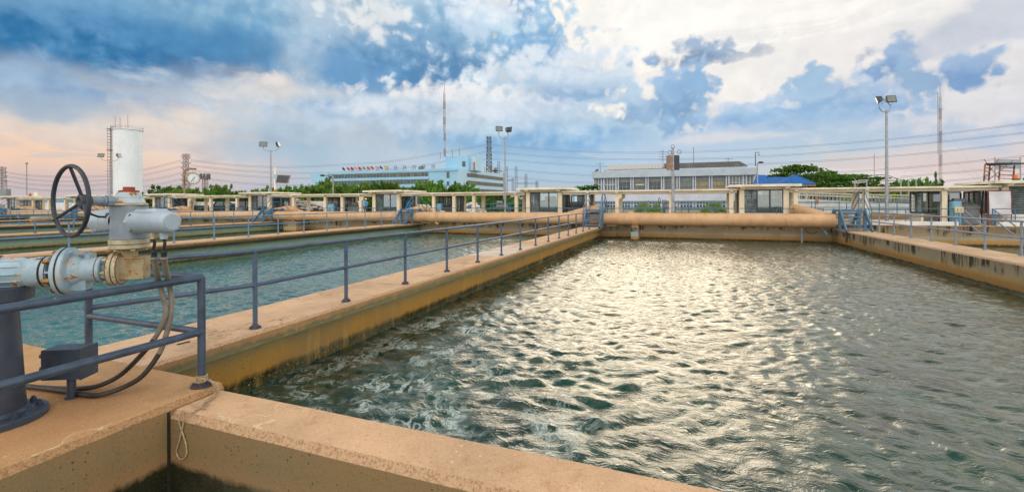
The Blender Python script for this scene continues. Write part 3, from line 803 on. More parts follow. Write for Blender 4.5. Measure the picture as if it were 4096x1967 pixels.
# motor to +X
mz = 1.473
prof = [(.09, .06), (.10, .098), (.13, .098), (.134, .088)]
m = MB()
m.lathe(Vector((A.x, A.y, mz)), (1,0,0), [(.08, .085), (.10, .100), (.128, .100), (.132, .092)], 8, smooth=False)
m.build('motor_flange', M_white, ac)
prof = [(.12, .090)]
x = .15
while x < .40:
    prof += [(x, .0895 - (x-.15)*.02), (x+.003, .0865 - (x-.15)*.02), (x+.007, .0865 - (x-.15)*.02), (x+.010, .0895 - (x-.15)*.02)]; x += .0135
prof += [(.41, .0845), (.47, .083), (.495, .080), (.512, .072), (.518, .064), (.519, .062)]
m = MB().lathe(Vector((A.x, A.y, mz)), (1,0,0), prof, 48); m.build('motor_housing', M_white, ac)
m = MB().lathe(Vector((A.x, A.y, mz)), (1,0,0), [(.519, .063), (.516, .061), (.5165, .059), (.521, .056), (.521, 0)], 48, smooth=False); m.build('end_plate', M_white, ac)
m = MB(); m.rbox((A.x+.12, A.y-.05, mz+.055), (A.x+.38, A.y+.085, mz+.104), .02); m.build('terminal_cover', M_white, ac)
for a in (.9, 2.4, -.9, -2.4):
    p = Vector((A.x+.13, A.y + math.sin(a)*.083, mz + math.cos(a)*.083)); m = MB(); bolt(m, p, (1,0,0), .009, .012); m.build('bolt', M_brass, ac)
m = MB().obox((A.x+.22, A.y-.01, mz+.106), (.05,0,0), (0,.03,0), (0,0,.001)); m.build('nameplate', paint('nameplate', 'd8d4cc', 'b8b0a4', 30, .4), ac)
m = MB().obox(AX(.29, -.02, .111), U*.022, V*.03, Vector((0,0,.0015))); m.build('nameplate', MATS['nameplate'], g)
# rear housing to -X
m = MB().lathe(Vector((A.x, A.y, mz+.005)), (-1,0,0), [(.09, .098), (.22, .098), (.225, .101), (.245, .101), (.25, .095), (.42, .085), (.46, .06), (.465, 0)], 40); m.build('rear_housing', M_white, ac)
# shaft, wheel
wz = 1.64
m = MB(); m.cyl((A.x, A.y-.07, wz), (A.x, A.y-.185, wz), .032, 20); m.cyl((A.x, A.y-.12, wz), (A.x, A.y-.16, wz), .045, 8, smooth=False); m.cyl((A.x, A.y-.16, wz), (A.x, A.y-.262, wz), .029, 20)
m.lathe(Vector((A.x, A.y-.165, wz)), (0,-1,0), [(0, .03), (0, .038), (.016, .038), (.016, .03)], 20); m.build('input_shaft', M_grey, ac)
hw = thing('handwheel', 'large black three-spoked handwheel with a wooden crank handle', 'handwheel', (A.x, 1.965, wz))
hb = Vector((A.x, 2.045, wz)); wc = Vector((A.x, 1.965, wz)); nn = Vector((-.061, -.998, 0)).normalized(); ru = Vector((.998, -.061, 0)).normalized(); rz_ = Vector((0,0,1)); RW = .256
m = MB().torus(wc, nn, RW, .0145, 72, 12); m.build('rim', M_wheel, hw)
m = MB().lathe(hb, nn, [(-.035, .02), (-.035, .045), (.012, .052), (.028, .048), (.032, .03), (.022, .018), (.02, 0)], 28); m.build('hub', M_wheel, hw)
for ang in (92, 211, 331):
    a = R(ang); d = ru*math.cos(a) + rz_*math.sin(a)
    m = MB().tube([hb + d*.03 + nn*.01, wc + d*RW], .0115, 10); m.build('spoke', M_wheel, hw)
a = R(211); hp = wc + (ru*math.cos(a) + rz_*math.sin(a))*RW
m = MB().cyl(hp, hp + nn*.03, .009, 10); m.lathe(hp, nn, [(.018, .010), (.022, .017), (.08, .0195), (.128, .0205), (.138, .017), (.139, .008), (.13, .006), (.13, 0)], 20); m.build('handle', M_wood, hw)
m = MB().tube([atD(318, 826, 3.5), atD(345, 842, 3.52), atD(368, 858, 3.55), atD(395, 867, 3.6), atD(436, 868, 3.66)], .0085, 8); m.build('hand_lever', M_wheel, ac)
m = MB().lathe(atD(440, 862, 3.66), (.9, .4, 0), [(-.02, 0), (-.02, .022), (0, .024), (.03, .02)], 16); m.build('lever_boss', M_dark, ac)
m = MB().cyl(atD(376, 922, 3.5), atD(440, 920, 3.62), .0075, 8); m.cyl(atD(368, 923, 3.49), atD(383, 922, 3.51), .016, 6, smooth=False); m.build('adjusting_bolt', M_grey, ac)
# glands and cables
for px, dd, mm in ((615, 3.57, M_black), (655, 3.53, M_white)):
    p = atD(px, 940, dd); m = MB(); m.cyl(p + Vector((0,0,.045)), p - Vector((0,0,.008)), .026, 16); m.cyl(p - Vector((0,0,.008)), p - Vector((0,0,.030)), .029, 6, smooth=False); m.build('cable_gland', M_rustflange if px == 615 else M_white, ac)
def spl(pts, k=6):
    pts = [Vector(p) for p in pts]; out = []
    for i in range(len(pts)-1):
        p0 = pts[max(i-1, 0)]; p1 = pts[i]; p2 = pts[i+1]; p3 = pts[min(i+2, len(pts)-1)]
        for j in range(k):
            t = j/k
            out.append(.5*((2*p1) + (p2-p0)*t + (2*p0-5*p1+4*p2-p3)*t*t + (3*p1-p0-3*p2+p3)*t*t*t))
    out.append(pts[-1]); return out
HA = [(617,1030,3.57),(624,1078,3.66),(638,1140,3.83),(655,1200,3.88),(662,1245,3.9),(651,1290,3.92),(617,1352,3.95),(566,1415,4.0),(481,1497,4.0),(396,1540,3.95),(317,1553,3.92),(226,1553,3.93),(102,1545,3.98)]
HB = [(656,1030,3.53),(663,1078,3.66),(676,1140,3.88),(685,1197,3.92),(679,1276,3.94),(661,1344,3.95),(635,1412,3.95),(566,1503,3.9),(481,1552,3.86),(396,1578,3.79),(340,1578,3.8),(255,1562,3.87),(102,1543,3.98)]
for H, nm, px, d0 in ((HA, 'dark cable hose looping from the actuator to the floor, the inner of the pair', 614, 3.57), (HB, 'dark cable hose looping widest from the actuator to the floor, the outer of the pair', 655, 3.53)):
    P = spl([atD(*p) for p in H]); r0 = thing('cable_hose', nm, 'cable', tuple(P[-1]), 'cable hoses under the actuator')
    cut = int(len(P)*.52)
    m = MB().tube(P[:cut], .0205, 12); m.build('conduit', M_rubber, r0)
    m = MB().tube(P[cut-1:], .0205, 12); m.build('hose', M_hose, r0)
    m = MB().tube(spl([atD(px, 950, d0), atD(px+4, 975, d0), atD(px-2, 1000, d0), atD(px+1, 1032, d0)]), .011, 8); m.build('cable', M_black, r0)
    m = MB(); q = P[0]
    rr = [.016+.009*random.random() for _ in range(9)]
    m.tube([q + Vector((random.uniform(-.003,.003), random.uniform(-.003,.003), .06 - i*.0085)) for i in range(9)], .02, 9, radii=rr); m.build('tape_wrap', M_black, r0)
    m = MB().cyl(q + Vector((0,0,-.012)), q + Vector((0,0,.004)), .028, 6, smooth=False); m.build('conduit_nut', M_rubber, r0)
# junction box
bp_ = Vector((-4.795, 2.245, 0)); W1 = Vector((.89, .456, 0)).normalized(); W2 = Vector((-W1.y, W1.x, 0))
jb = thing('junction_box', 'dark slate junction box on a short post beside the pedestal', 'junction box', tuple(bp_))
m = MB().cyl(bp_, bp_ + Vector((0,0,.2)), .030, 20); m.cyl(bp_, bp_ + Vector((0,0,.01)), .045, 20); m.build('post', M_dark, jb)
c = bp_ + Vector((0,0,.305)) - W1*.015
m = MB().obox(c, W1*.145, W2*.085, Vector((0,0,.122))); m.build('box', M_dark, jb)
m = MB().obox(c + W1*.148, W1*.004, W2*.092, Vector((0,0,.128))); m.build('lid', M_dark, jb)
for z in (.06, -.045):
    m = MB().cyl(c - W1*.14 + Vector((0,0,z)) - W2*.02, c - W1*.20 + Vector((0,0,z)) - W2*.02, .018, 14); m.build('conduit_stub', M_dark, jb)
# rope
rp = thing('rope', 'frayed old rope tied round the rail post, hanging over the near wall', 'rope', (-4.02, 2.8, 0))
def rpx(l): return [(atZ(x/2.147, y/2.147+1450, k) if k > -9 else atY(x/2.147, y/2.147+1450, 2.445)) for x, y, k in l]
strand = rpx([(1790,150,.06),(1850,185,.03),(1870,230,.01),(1830,290,-.05),(1760,345,-.05),(1690,400,-.05),(1610,440,-.052),(1575,480,-99),(1560,560,-99),(1530,680,-99),(1508,765,-99),(1545,828,-99),(1592,790,-99),(1590,700,-99),(1560,600,-99),(1535,520,-99),(1532,450,-99),(1560,412,-.05),(1600,430,-.05)])
m = MB().tube(spl(strand, 8), .0062, 7); m.build('strand', M_rope, rp)
for s in range(5):
    l = [(1770+random.randint(-20,30),140+random.randint(-10,20),.05),(1830+random.randint(-15,40),200,.015),(1850+random.randint(-30,30),270,-.045),(1740+random.randint(-30,60),350,-.05),(1660+random.randint(-30,120),390+random.randint(-20,20),-.05)]
    m = MB().tube(spl(rpx(l), 6), .0038, 6); m.build('strand', M_rope, rp)
m = MB()
for k in range(5): m.torus((-4.02, 2.8, .045+.011*k), (.12*random.uniform(-1,1), .12*random.uniform(-1,1), 1), .041, .0065, 24, 6)
m.build('knot', M_rope, rp)
m = MB()
for s in range(14):
    p = rpx([(random.randint(1620,1880), random.randint(170,400), -.045)])[0]; m.tube([p, p + Vector((random.uniform(-.04,.04), random.uniform(-.03,.03), .008)), p + Vector((random.uniform(-.07,.07), random.uniform(-.05,.05), .002))], .0015, 4)
m.build('frayed_fibre', M_rope, rp)
# loose twig on the walkway
o = MB().bar(atZ(708,1376,.008), atZ(757,1364,.008), .02, .008).build('wood_chip', M_hose); tag(o, 'flat dark sliver of wood lying on the centre walkway near the corner post', 'wood chip')
# ================= pipe, stairs, gallery
M_pipe, t, b = newmat('tan_pipe_paint')
P = t.n('ShaderNodeNewGeometry').outputs['Position']
c = t.mix(t.mr(t.noise(P, 1.2, 5), .35, .7), lin('cba47c'), lin('bb946c'))
st_ = t.noise(t.mapping(P, (1.5, .3, .3)), 3.2, 6, .7)
c = t.mix(t.math('MULTIPLY', t.mr(st_, .52, .68), .4), c, lin('96704c')); c = t.mix(t.math('MULTIPLY', t.mr(t.noise(P, 14, 4), .6, .75), .3), c, lin('e6c8a4'))
finish(t, b, c, .5, t.noise(P, 30, 3), .15, .005)
PY, PZ, PR = 29.9, .50, .39
pp = thing('water_pipe', 'long thick tan water pipe crossing the far end of the basins', 'water pipe', (-40, PY, 0))
m = MB().lathe((-108, PY, PZ), (1,0,0), [(0, PR), (90, PR), (115.75, PR), (115.76, PR-.02), (115.76, 0)], 40); m.build('pipe_run', M_pipe, pp)
for x in (-17.3, -31.4, -45.6, -59.8, -74.0, 7.3, 1.2, -2.0, -8.6, -12.6, -24.0, -27.5, 4.3):
    m = MB()
    if x in (-17.3, -31.4, -45.6, -59.8, -74.0):
        m.lathe((x, PY, PZ), (1,0,0), [(-.1, PR), (-.1, PR+.035), (-.04, PR+.035), (-.04, PR+.015), (.04, PR+.015), (.04, PR+.035), (.1, PR+.035), (.1, PR)], 36, smooth=False)
        m.bar((x-.1, PY-.25, PZ-PR+.02), (x+.1, PY-.12, PZ-PR-.1), .1); m.build('pipe_collar', M_pipe, pp)
    else:
        m.lathe((x, PY, PZ), (1,0,0), [(-.012, PR), (-.008, PR+.006), (.008, PR+.006), (.012, PR)], 36); m.build('weld_seam', M_pipe, pp)
M_pier = concrete('pier_concrete', style='back', zt=.1)
for x, lb in ((-2.95, 'concrete pier with a blue stained band holding the pipe in the main basin'), (-31.3, 'concrete pier under the pipe collar two basins to the left')):
    m = MB(); m.box((x-.22 if x > -10 else x-.7, PY-.55, -1.2), (x+.22 if x > -10 else x+.7, PY+.3, .02)); m.box((x-.2, PY-.3, .02), (x+.2, PY+.3, PZ-PR+.05))
    o = tag(m.build('pipe_pier', M_pier), lb, 'pier', 'piers under the pipe')
o = MB().obox((-2.95, PY-.5535, -.42), (.222,0,0), (0,.003,0), (0,0,.13)).build('blue_stain_band', paint('blue_stain', '6fa8c4', 'a8a48c', 6, .8))
tag(o, 'faded blue painted band across the front of the pier in the main basin', 'painted band')
o = MB().cyl(atY(3207, 1040, 30.7) + Vector((0,0,-.6)), atY(3207, 905, 30.7), .06, 12).build('support_post', paint('grey_blue_post', '8aa4b4', 'a08a6a', 3, .6)); tag(o, 'thin pale post standing in the water under the right end of the pipe', 'post')
o = MB().cyl(atY(3286, 915, 30.6), atY(3306, 935, 29.7), .06, 12).build('outlet_pipe', M_blue); tag(o, 'short blue outlet tube slanting out of the end wall near the right corner', 'outlet tube')
o = MB().tube(spl([atY(3216, 915, 31.1), atY(3232, 930, 31.1), atY(3252, 934, 31.1), atY(3268, 926, 31.1)]), .015, 6).build('cable', M_black); tag(o, 'thin black cable drooping on the end wall below the pipe', 'cable')
# branch pipes
def branch(label, pts, cap=False):
    root = thing('branch_pipe', label, 'branch pipe', (pts[0][0], pts[0][1], 0), 'branch pipes behind the stairs')
    m = MB().tube(spl(pts, 5), .33, 24); m.build('pipe_bend', M_pipe, root)
    q = Vector(pts[0]); w = (Vector(pts[1]) - q).normalized()
    m = MB().lathe(q + w*.35, w, [(-.05, .33), (-.05, .35), (.05, .35), (.05, .33)], 28, smooth=False); m.build('pipe_collar', M_pipe, root)
for xw, lb in ((-6.9, 'tan branch pipe rising behind the centre walkway stairs'), (-20.6, 'tan branch pipe arching behind the second walkway stairs'), (-34.6, 'tan branch pipe arching behind the third walkway stairs'),
               (-48.9, 'tan branch pipe arching beyond the stairs near the pickup'), (-63.2, 'tan branch pipe arching near the far left stairs'), (-77.4, 'tan branch pipe arching at the far left end')):
    branch(lb, [(xw-.6, 29.9, .55), (xw+.2, 30.7, .82), (xw+.9, 31.5, 1.02), (xw+1.2, 32.0, .85), (xw+1.3, 32.4, .4)])
branch('tan branch pipe rising left behind the right end of the main pipe', [(7.35, 30.1, .62), (6.9, 30.8, .85), (6.5, 31.5, 1.0), (6.2, 32.0, 1.08)])
for x, lb in ((-2.85+.0, 'small domed tan valve cap behind the pipe right of the centre stairs'), (-16.9, 'small domed tan cap behind the pipe collar'), (-31.0, 'small domed tan cap behind the pipe two basins to the left')):
    o = MB().lathe((x-.5, 30.75, .5), (0,0,1), [(0,.3),(.3,.3),(.42,.24),(.48,.1),(.49,0)], 20).build('domed_riser', M_pipe); tag(o, lb, 'domed cap', 'domed caps behind the pipe')
# crossing stairs
M_stair = paint('stair_blue_paint', '4f7894', '3d627e', 5, .5, 0, .03, .2)
def stairs(label, x0, x1, mat, yb=28.45, zb=0., zt=1.1, both=False):
    root = thing('crossing_stairs', label, 'stairs', ((x0+x1)/2, yb, zb), 'blue steel stairs crossing the pipe')
    y1, y2 = yb+1.05, yb+2.1
    for x in (x0+.03, x1-.03):
        m = MB(); m.obox(((x), (yb+y1)/2, (zb+zt)/2), (.035,0,0), (0,(y1-yb)/2,(zt-zb)/2), (0,-.075,.075)); m.build('stringer', mat, root)
        m = MB(); m.obox(((x), (y2+y2+.9)/2, (DZ+zt)/2), (.035,0,0), (0,.45,-(zt-DZ)/2), (0,.075,.075)); m.build('stringer', mat, root)
        for y in (y1-.0, y2): m = MB(); m.box((x-.07, y-.07, zb), (x+.07, y+.07, zt-.10)); m.build('leg', mat, root)
    for k in range(5):
        z = zb+.18+.2*k; y = yb+.17+.19*k; m = MB(); m.box((x0+.07, y-.02, z-.06), (x1-.07, y+.2, z)); m.build('tread', mat, root)
    for k in range(3):
        z = zt-.22-.2*k; y = y2+.1+.2*k; m = MB(); m.box((x0+.06, y-.02, z-.03), (x1-.06, y+.2, z)); m.build('tread', mat, root)
    m = MB(); m.box((x0, y1-.03, zt-.10), (x1, y2+.03, zt)); m.build('landing', mat, root)
    for x in ((x0+.03, x1-.03) if both else (x1-.03,)):
        for h in (1.05, .6):
            m = MB(); q = [(x, yb+.12, zb+.12+h), (x, y1+.1, zt+h), (x, y2-.1, zt+h), (x, y2+1.0, DZ+h+.05)]
            for a, b_ in zip(q[:-1], q[1:]): m.cyl(a, b_, .025, 8)
            m.build('handrail', mat, root)
        for y, za, zc in ((yb+.12, zb, zb+.12+1.05), (y1+.1, zt-.05, zt+1.05), (y2-.1, zt-.05, zt+1.05), (y2+1.0, DZ, DZ+1.1)):
            m = MB().cyl((x, y, za), (x, y, zc), .026, 8); m.build('handrail_post', mat, root)
    return root
stairs('blue steel stairs climbing over the pipe at the end of the centre walkway', -6.05, -4.95, M_stair, both=True)
stairs('blue steel stairs over the pipe at the end of the second walkway', -20.3, -19.25, M_stair)
stairs('blue steel stairs over the pipe at the end of the third walkway', -34.5, -33.45, M_bluefar)
stairs('blue steel stairs over the pipe left of the white actuator', -48.7, -47.7, M_bluefar)
stairs('blue steel stairs over the pipe behind the handwheel', -62.9, -61.9, M_bluefar)
stairs('blue steel stairs over the pipe at the far left edge', -77.2, -76.2, M_bluefar)
stairs('wide blue grey steel stairs beside the right end of the pipe', 7.86, 9.05, M_stair)

# ---- kiosks and canopies
M_cream = paint('cream_painted_concrete', 'ece0c8', 'dccfb4', 1.2, .75, 0, .0, .2, dirt=.2)
M_roof = paint('weathered_roof_concrete', 'ebe4d2', 'd2c8b0', 1.5, .8, 0, .0, .2, dirt=.35)
M_frame = paint('dark_window_frame', '3f4c5c', '323d4c', 4, .5)
M_slat = paint('louvre_glass', '8d9a9a', '6c7878', 3, .2)
M_cab = paint('grey_cabinet', '6c7c82', '5c6c74', 2, .5)
M_whitew = paint('white_wall_paint', 'e2e2de', 'c9c9c4', 1, .8, dirt=.25)
def glass(name, tint=(.8,.88,.88), tr=.75):
    m, t, b = newmat(name)
    tb = t.n('ShaderNodeBsdfTransparent', ins={0: (*tint, 1)}); gb = t.n('ShaderNodeBsdfGlossy', ins={0: (.8,.85,.9,1), 'Roughness': .03})
    fr = t.n('ShaderNodeFresnel', ins={0: 1.5}).outputs[0]
    sh = t.n('ShaderNodeMixShader', ins={0: t.mr(fr, 0, .8, 1-tr, 1, False), 1: tb.outputs[0], 2: gb.outputs[0]})
    t.L.new(sh.outputs[0], t.N['Material Output'].inputs[0]); return m
M_glass = glass('louvre_pane_glass', (.78,.86,.86), .9)
KW = 2.45
def louvre_panel(root, p, q, z0, z1, nx, kinds, out):
    """glazed bay between plan points p and q; out = outward normal"""
    p = Vector((*p, 0)); q = Vector((*q, 0)); d = (q-p); L = d.length; d.normalize(); o = Vector((*out, 0))
    m = MB()
    for z in (z0, z1): m.obox((p+q)/2 + Vector((0,0,z)), d*(L/2), o*.035, Vector((0,0,.035)))
    for k in range(nx+1): m.obox(p + d*(L*k/nx) + Vector((0,0,(z0+z1)/2)), d*.035, o*.03, Vector((0,0,(z1-z0)/2-.036)))
    m.build('window_frame', M_frame, root)
    for k in range(nx):
        a = p + d*(L*k/nx+.05); b_ = p + d*(L*(k+1)/nx-.05); w = (b_-a).length/2
        if kinds[k] == 'l':
            m = MB(); n = 14
            for i in range(n):
                z = z0+.08 + (z1-z0-.14)*i/(n-1)
                m.obox((a+b_)/2 + Vector((0,0,z)), d*w, o*.045+Vector((0,0,-.03)), Vector((0,0,.004)))
            m.build('louvre', M_slat, root)
        else:
            m = MB(); m.obox((a+b_)/2 + Vector((0,0,(z0+z1)/2)), d*w, o*.004, Vector((0,0,(z1-z0)/2-.04))); m.build('pane', M_glass, root)
def make_kiosk(X0, Y0=32.3, label='', sx=2):
    root = thing('control_kiosk', label, 'kiosk', (X0, Y0, DZ), 'small louvred control kiosks')
    W = KW
    for x in (0, W):
        for y in (0, W):
            m = MB(); m.rbox((X0+x-.15, Y0+y-.15, DZ), (X0+x+.15, Y0+y+.15, 2.34), .02); m.build('column', M_cream, root)
    m = MB(); m.box((X0-.72, Y0-.72, 2.50), (X0+W+.72, Y0+W+.72, 2.64)); m.box((X0-.3, Y0-.3, 2.64), (X0+W+.3, Y0+W+.3, 2.665)); m.build('roof', M_roof, root)
    m = MB()
    for x in (0, W):
        m.prism([(X0+x-.13, Y0-.66, 2.498), (X0+x-.13, Y0-.55, 2.36), (X0+x-.13, Y0-.16, 2.32), (X0+x-.13, Y0+W+.16, 2.32), (X0+x-.13, Y0+W+.55, 2.36), (X0+x-.13, Y0+W+.66, 2.498)], (.26, 0, 0))
    for y in (0, W):
        m.box((X0-.6, Y0+y-.12, 2.34), (X0+W+.6, Y0+y+.12, 2.497))
    m.build('roof_beam', M_cream, root)
    m = MB()
    z1 = .86
    m.box((X0+.151, Y0-.06, DZ), (X0+W-.151, Y0+.06, z1)); m.box((X0+W-.06, Y0+.151, DZ), (X0+W+.06, Y0+W-.151, z1)); m.box((X0-.06, Y0+.151, DZ), (X0+.06, Y0+W-.151, z1)); m.box((X0+.151, Y0+W-.06, DZ), (X0+W-.151, Y0+W+.06, z1))
    m.build('base_wall', M_whitew, root)
    louvre_panel(root, (X0+.15, Y0), (X0+W-.15, Y0), .90, 2.31, 3, 'lpp', (0,-1))
    louvre_panel(root, (X0+W, Y0+.15), (X0+W, Y0+W-.15), .90, 2.31, 3, 'lll', (1,0))
    louvre_panel(root, (X0, Y0+W-.15), (X0, Y0+.15), .90, 2.31, 3, 'lll', (-1,0))
    louvre_panel(root, (X0+.15, Y0+W), (X0+W-.15, Y0+W), .90, 2.31, 3, 'ppl', (0,1))
    return root
def cabinet(X0, Y0, label):
    root = thing('switch_cabinet', label, 'cabinet', (X0+1.2, Y0+1.2, DZ), 'grey switch cabinets inside the kiosks')
    m = MB(); m.rbox((X0+.75, Y0+.7, DZ), (X0+2.15, Y0+1.5, 1.75), .03); m.build('cabinet_body', M_cab, root)
    m = MB(); m.rbox((X0+1.05, Y0+.8, 1.75), (X0+1.75, Y0+1.4, 2.05), .02); m.build('top_unit', M_cab, root)
KX = [(-10.95, 'third from the right'), (3.38, 'second from the right'), (16.05, 'rightmost, cut by the frame'), (-24.85, 'fourth from the right'), (-39.4, 'fifth from the right'), (-53.6, 'third from the left'), (-68.0, 'second from the left'), (-83.0, 'leftmost')]
proto = None
for i, (x, w) in enumerate(KX):
    lb = 'cream concrete kiosk with louvred windows and flat roof, ' + w
    if i == 0: proto = make_kiosk(x, 32.3, lb)
    else:
        c = copy_tree(proto); c.location = (x, 32.3, DZ); tag(c, lb)
    if i < 6: cabinet(x, 32.3, 'grey switch cabinet inside the kiosk that is ' + w)
def canopy(label, xa, xb, cols, Y0=32.3, D=1.75, z=2.40, haunch=()):
    root = thing('canopy', label, 'canopy', ((xa+xb)/2, Y0, DZ), 'low concrete canopies between the kiosks')
    m = MB(); m.box((xa, Y0-.35, z-.10), (xb, Y0+D+.35, z)); m.build('roof', M_roof, root)
    m = MB()
    for y in (0, D): m.box((xa, Y0+y-.10, z-.26), (xb, Y0+y+.10, z-.103))
    for x in cols: m.prism([(x-.1, Y0-.33, z-.103), (x-.1, Y0-.30, z-.2), (x-.1, Y0-.102, z-.24), (x-.1, Y0-.102, z-.103)], (.2,0,0))
    m.build('roof_beam', M_cream, root)
    for x in cols:
        for y in (0, D):
            m = MB(); m.rbox((x-.125, Y0+y-.125, DZ), (x+.125, Y0+y+.125, z-.262), .015)
            if x in haunch: m.prism([(x+.125, Y0+y-.11, 2.13), (x+.125, Y0+y-.11, 1.75), (x+.33, Y0+y-.11, 1.9), (x+.33, Y0+y-.11, 2.13)], (0,.22,0))
            m.build('column', M_cream, root)
canopy('low cream canopy in front of the end of the blue building', -22.35+.2, -11.2, [-19.05, -17.2, -15.45, -11.9])
canopy('low cream canopy in front of the white office building', -8.3, 3.1, [-6.45, -4.42, -.87, 2.78], haunch=(-4.42,))
canopy('low cream canopy at the right, carrying the open control room', 6.0, 15.8, [6.34, 9.9, 13.5])
canopy('low cream canopy in front of the pile of sacks', -36.8, -25.1, [-33.9, -30.2, -28.3, -26.3], haunch=(-26.3,))
canopy('low cream canopy over the parked pickup', -51.0, -39.7, [-48.1, -44.9, -41.2], haunch=(-48.1,))
canopy('low cream canopy behind the white actuator', -65.4, -53.9, [-62.0, -58.5, -56.0])
canopy('low cream canopy on the far left', -80.4, -68.3, [-77.0, -73.5, -70.0])
# control rooms under the canopies
M_console = paint('dark_console_paint', '4c5054', '3c4044', 3, .5)
M_bluecab = paint('light_blue_cabinet', '7fb0c8', '6c9cb8', 3, .5)
M_greycon = paint('mid_grey_console', '787c7e', '686c6e', 3, .5)
M_red = paint('red_button', 'c02a20', 'a02018', 3, .4); M_grn = paint('green_button', '2cc060', '1ca048', 3, .4)
def room(label, xa, xb, Y0=32.3, D=1.75, open_front=True, z0=.55):
    root = thing('control_room', label, 'control room', ((xa+xb)/2, Y0, DZ), 'glazed control rooms under the canopies')
    m = MB(); m.box((xa+.13, Y0+D-.16, DZ), (xb-.13, Y0+D-.06, z0+.3)); m.box((xa-.05, Y0+.13, DZ), (xa+.05, Y0+D-.165, z0+.3)); m.box((xb-.05, Y0+.13, DZ), (xb+.05, Y0+D-.165, z0+.3)); m.build('base_wall', M_cream, root)
    louvre_panel(root, (xa+.14, Y0+D-.11), (xb-.14, Y0+D-.11), z0+.35, 2.08, 3, 'plp', (0,1))
    louvre_panel(root, (xa, Y0+.14), (xa, Y0+D-.14), z0+.35, 2.08, 2, 'll', (-1,0))
    louvre_panel(root, (xb, Y0+.14), (xb, Y0+D-.14), z0+.35, 2.08, 3, 'lll', (1,0))
    return root
def console(label, x, y, w, mat, h=1.0, slope=True):
    root = thing('control_console', label, 'console', (x, y, DZ), 'control consoles')
    z = DZ
    m = MB(); m.box((x, y, z+.04), (x+w, y+.6, z+h-.2)); m.build('console_body', mat, root)
    m = MB(); m.prism([(x-.03, y-.04, z+h-.2), (x-.03, y-.04, z+h-.1), (x-.03, y+.45, z+h+.12), (x-.03, y+.64, z+h+.12), (x-.03, y+.64, z+h-.2)], (w+.06,0,0)); m.build('desk_panel', mat, root)
    m = MB(); m.box((x+.1, y+.35, z+h+.123), (x+w*.55, y+.6, z+h+.36)); m.build('display_unit', mat, root)
    for k in range(6):
        m = MB().cyl((x+.15+k*(w-.3)/5, y+.2, z+h+.0), (x+.15+k*(w-.3)/5, y+.17, z+h+.04), .028, 8); m.build('button', (M_red, M_grn)[k % 2], root)
    return root
def blue_cab(label, x, y, w=.45, h=1.25, mat=None):
    root = thing('electrical_cabinet', label, 'cabinet', (x, y, DZ), 'upright electrical cabinets')
    m = MB(); m.rbox((x, y, DZ), (x+w, y+.4, DZ+h), .02); m.build('cabinet_body', mat or M_bluecab, root)
    m = MB(); m.box((x+.04, y-.012, DZ+.08), (x+w-.04, y-.002, DZ+h-.08)); m.build('door', mat or M_bluecab, root)
    m = MB(); m.box((x+w*.3, y-.02, DZ+h*.45), (x+w*.55, y-.013, DZ+h*.65)); m.build('label_plate', M_greycon, root)
room('glazed control room beside the kiosk left of the centre stairs', -8.2, -6.45); console('dark control console next to the kiosk left of the centre stairs', -8.0, 32.45, 1.3, M_console)
room('glazed control room behind the pipe collar nearest the centre', -19.05, -17.2); console('dark control console with red button behind the pipe collar', -18.3, 32.5, 1.0, M_console); blue_cab('light blue electrical cabinet behind the pipe collar', -18.85, 32.35)
room('glazed control room beside the pile of sacks', -30.2, -28.3); console('dark low console right of the pile of sacks', -29.3, 32.5, .9, M_console); blue_cab('light blue electrical cabinet right of the pile of sacks', -30.0, 32.3, .7)
room('glazed control room right of the parked pickup', -41.2, -39.7); blue_cab('teal grey electrical cabinet right of the pickup', -41.0, 32.0, .9, .95, M_cab)
console('grey console left of the person in blue', -27.9, 32.5, 1.2, M_greycon)
room('open control room at the right with consoles and green lights', 12.6, 15.1); console('mid grey console with green lights in the right control room', 14.0, 32.3, 1.05, M_greycon, 1.1); console('smaller grey control console with a dial behind the blue cabinet at the right', 13.75, 32.95, .8, M_greycon, 1.25); blue_cab('tall light blue cabinet in the right control room', 13.72, 31.9, .4, 1.3)
# gauge-type dials on the right console
# deck railings
def deck_rail(label, xa, xb, Y=31.5, h=.9, n=None):
    n = n or max(2, int((xb-xa)/1.6)); ps = [(xa+(xb-xa)*k/n, Y) for k in range(n+1)]
    railing(label, [(xa, Y), (xb, Y)], ps, M_bluefar, h, h*.5, .022, 'blue railings along the deck', DZ, False)
deck_rail('blue deck railing between the centre stairs and the grey lamp post', -4.7, -.6)
deck_rail('blue deck railing right of the grey lamp post', -.2, 3.6)
deck_rail('blue deck railing left of the centre stairs', -15.8, -6.9)
deck_rail('blue deck railing beside the second stairs', -19.0, -16.4)
deck_rail('blue deck railing left of the second stairs', -29.6, -22.6)
deck_rail('blue deck railing in front of the pickup', -45.6, -36.0)
deck_rail('blue deck railing behind the handwheel', -60.5, -49.8)
deck_rail('blue deck railing behind the branch pipe at the right', 5.2, 7.6)
deck_rail('blue deck railing left of the right control room', 9.4, 13.6)
deck_rail('blue deck railing right of the right control room', 15.3, 16.9)
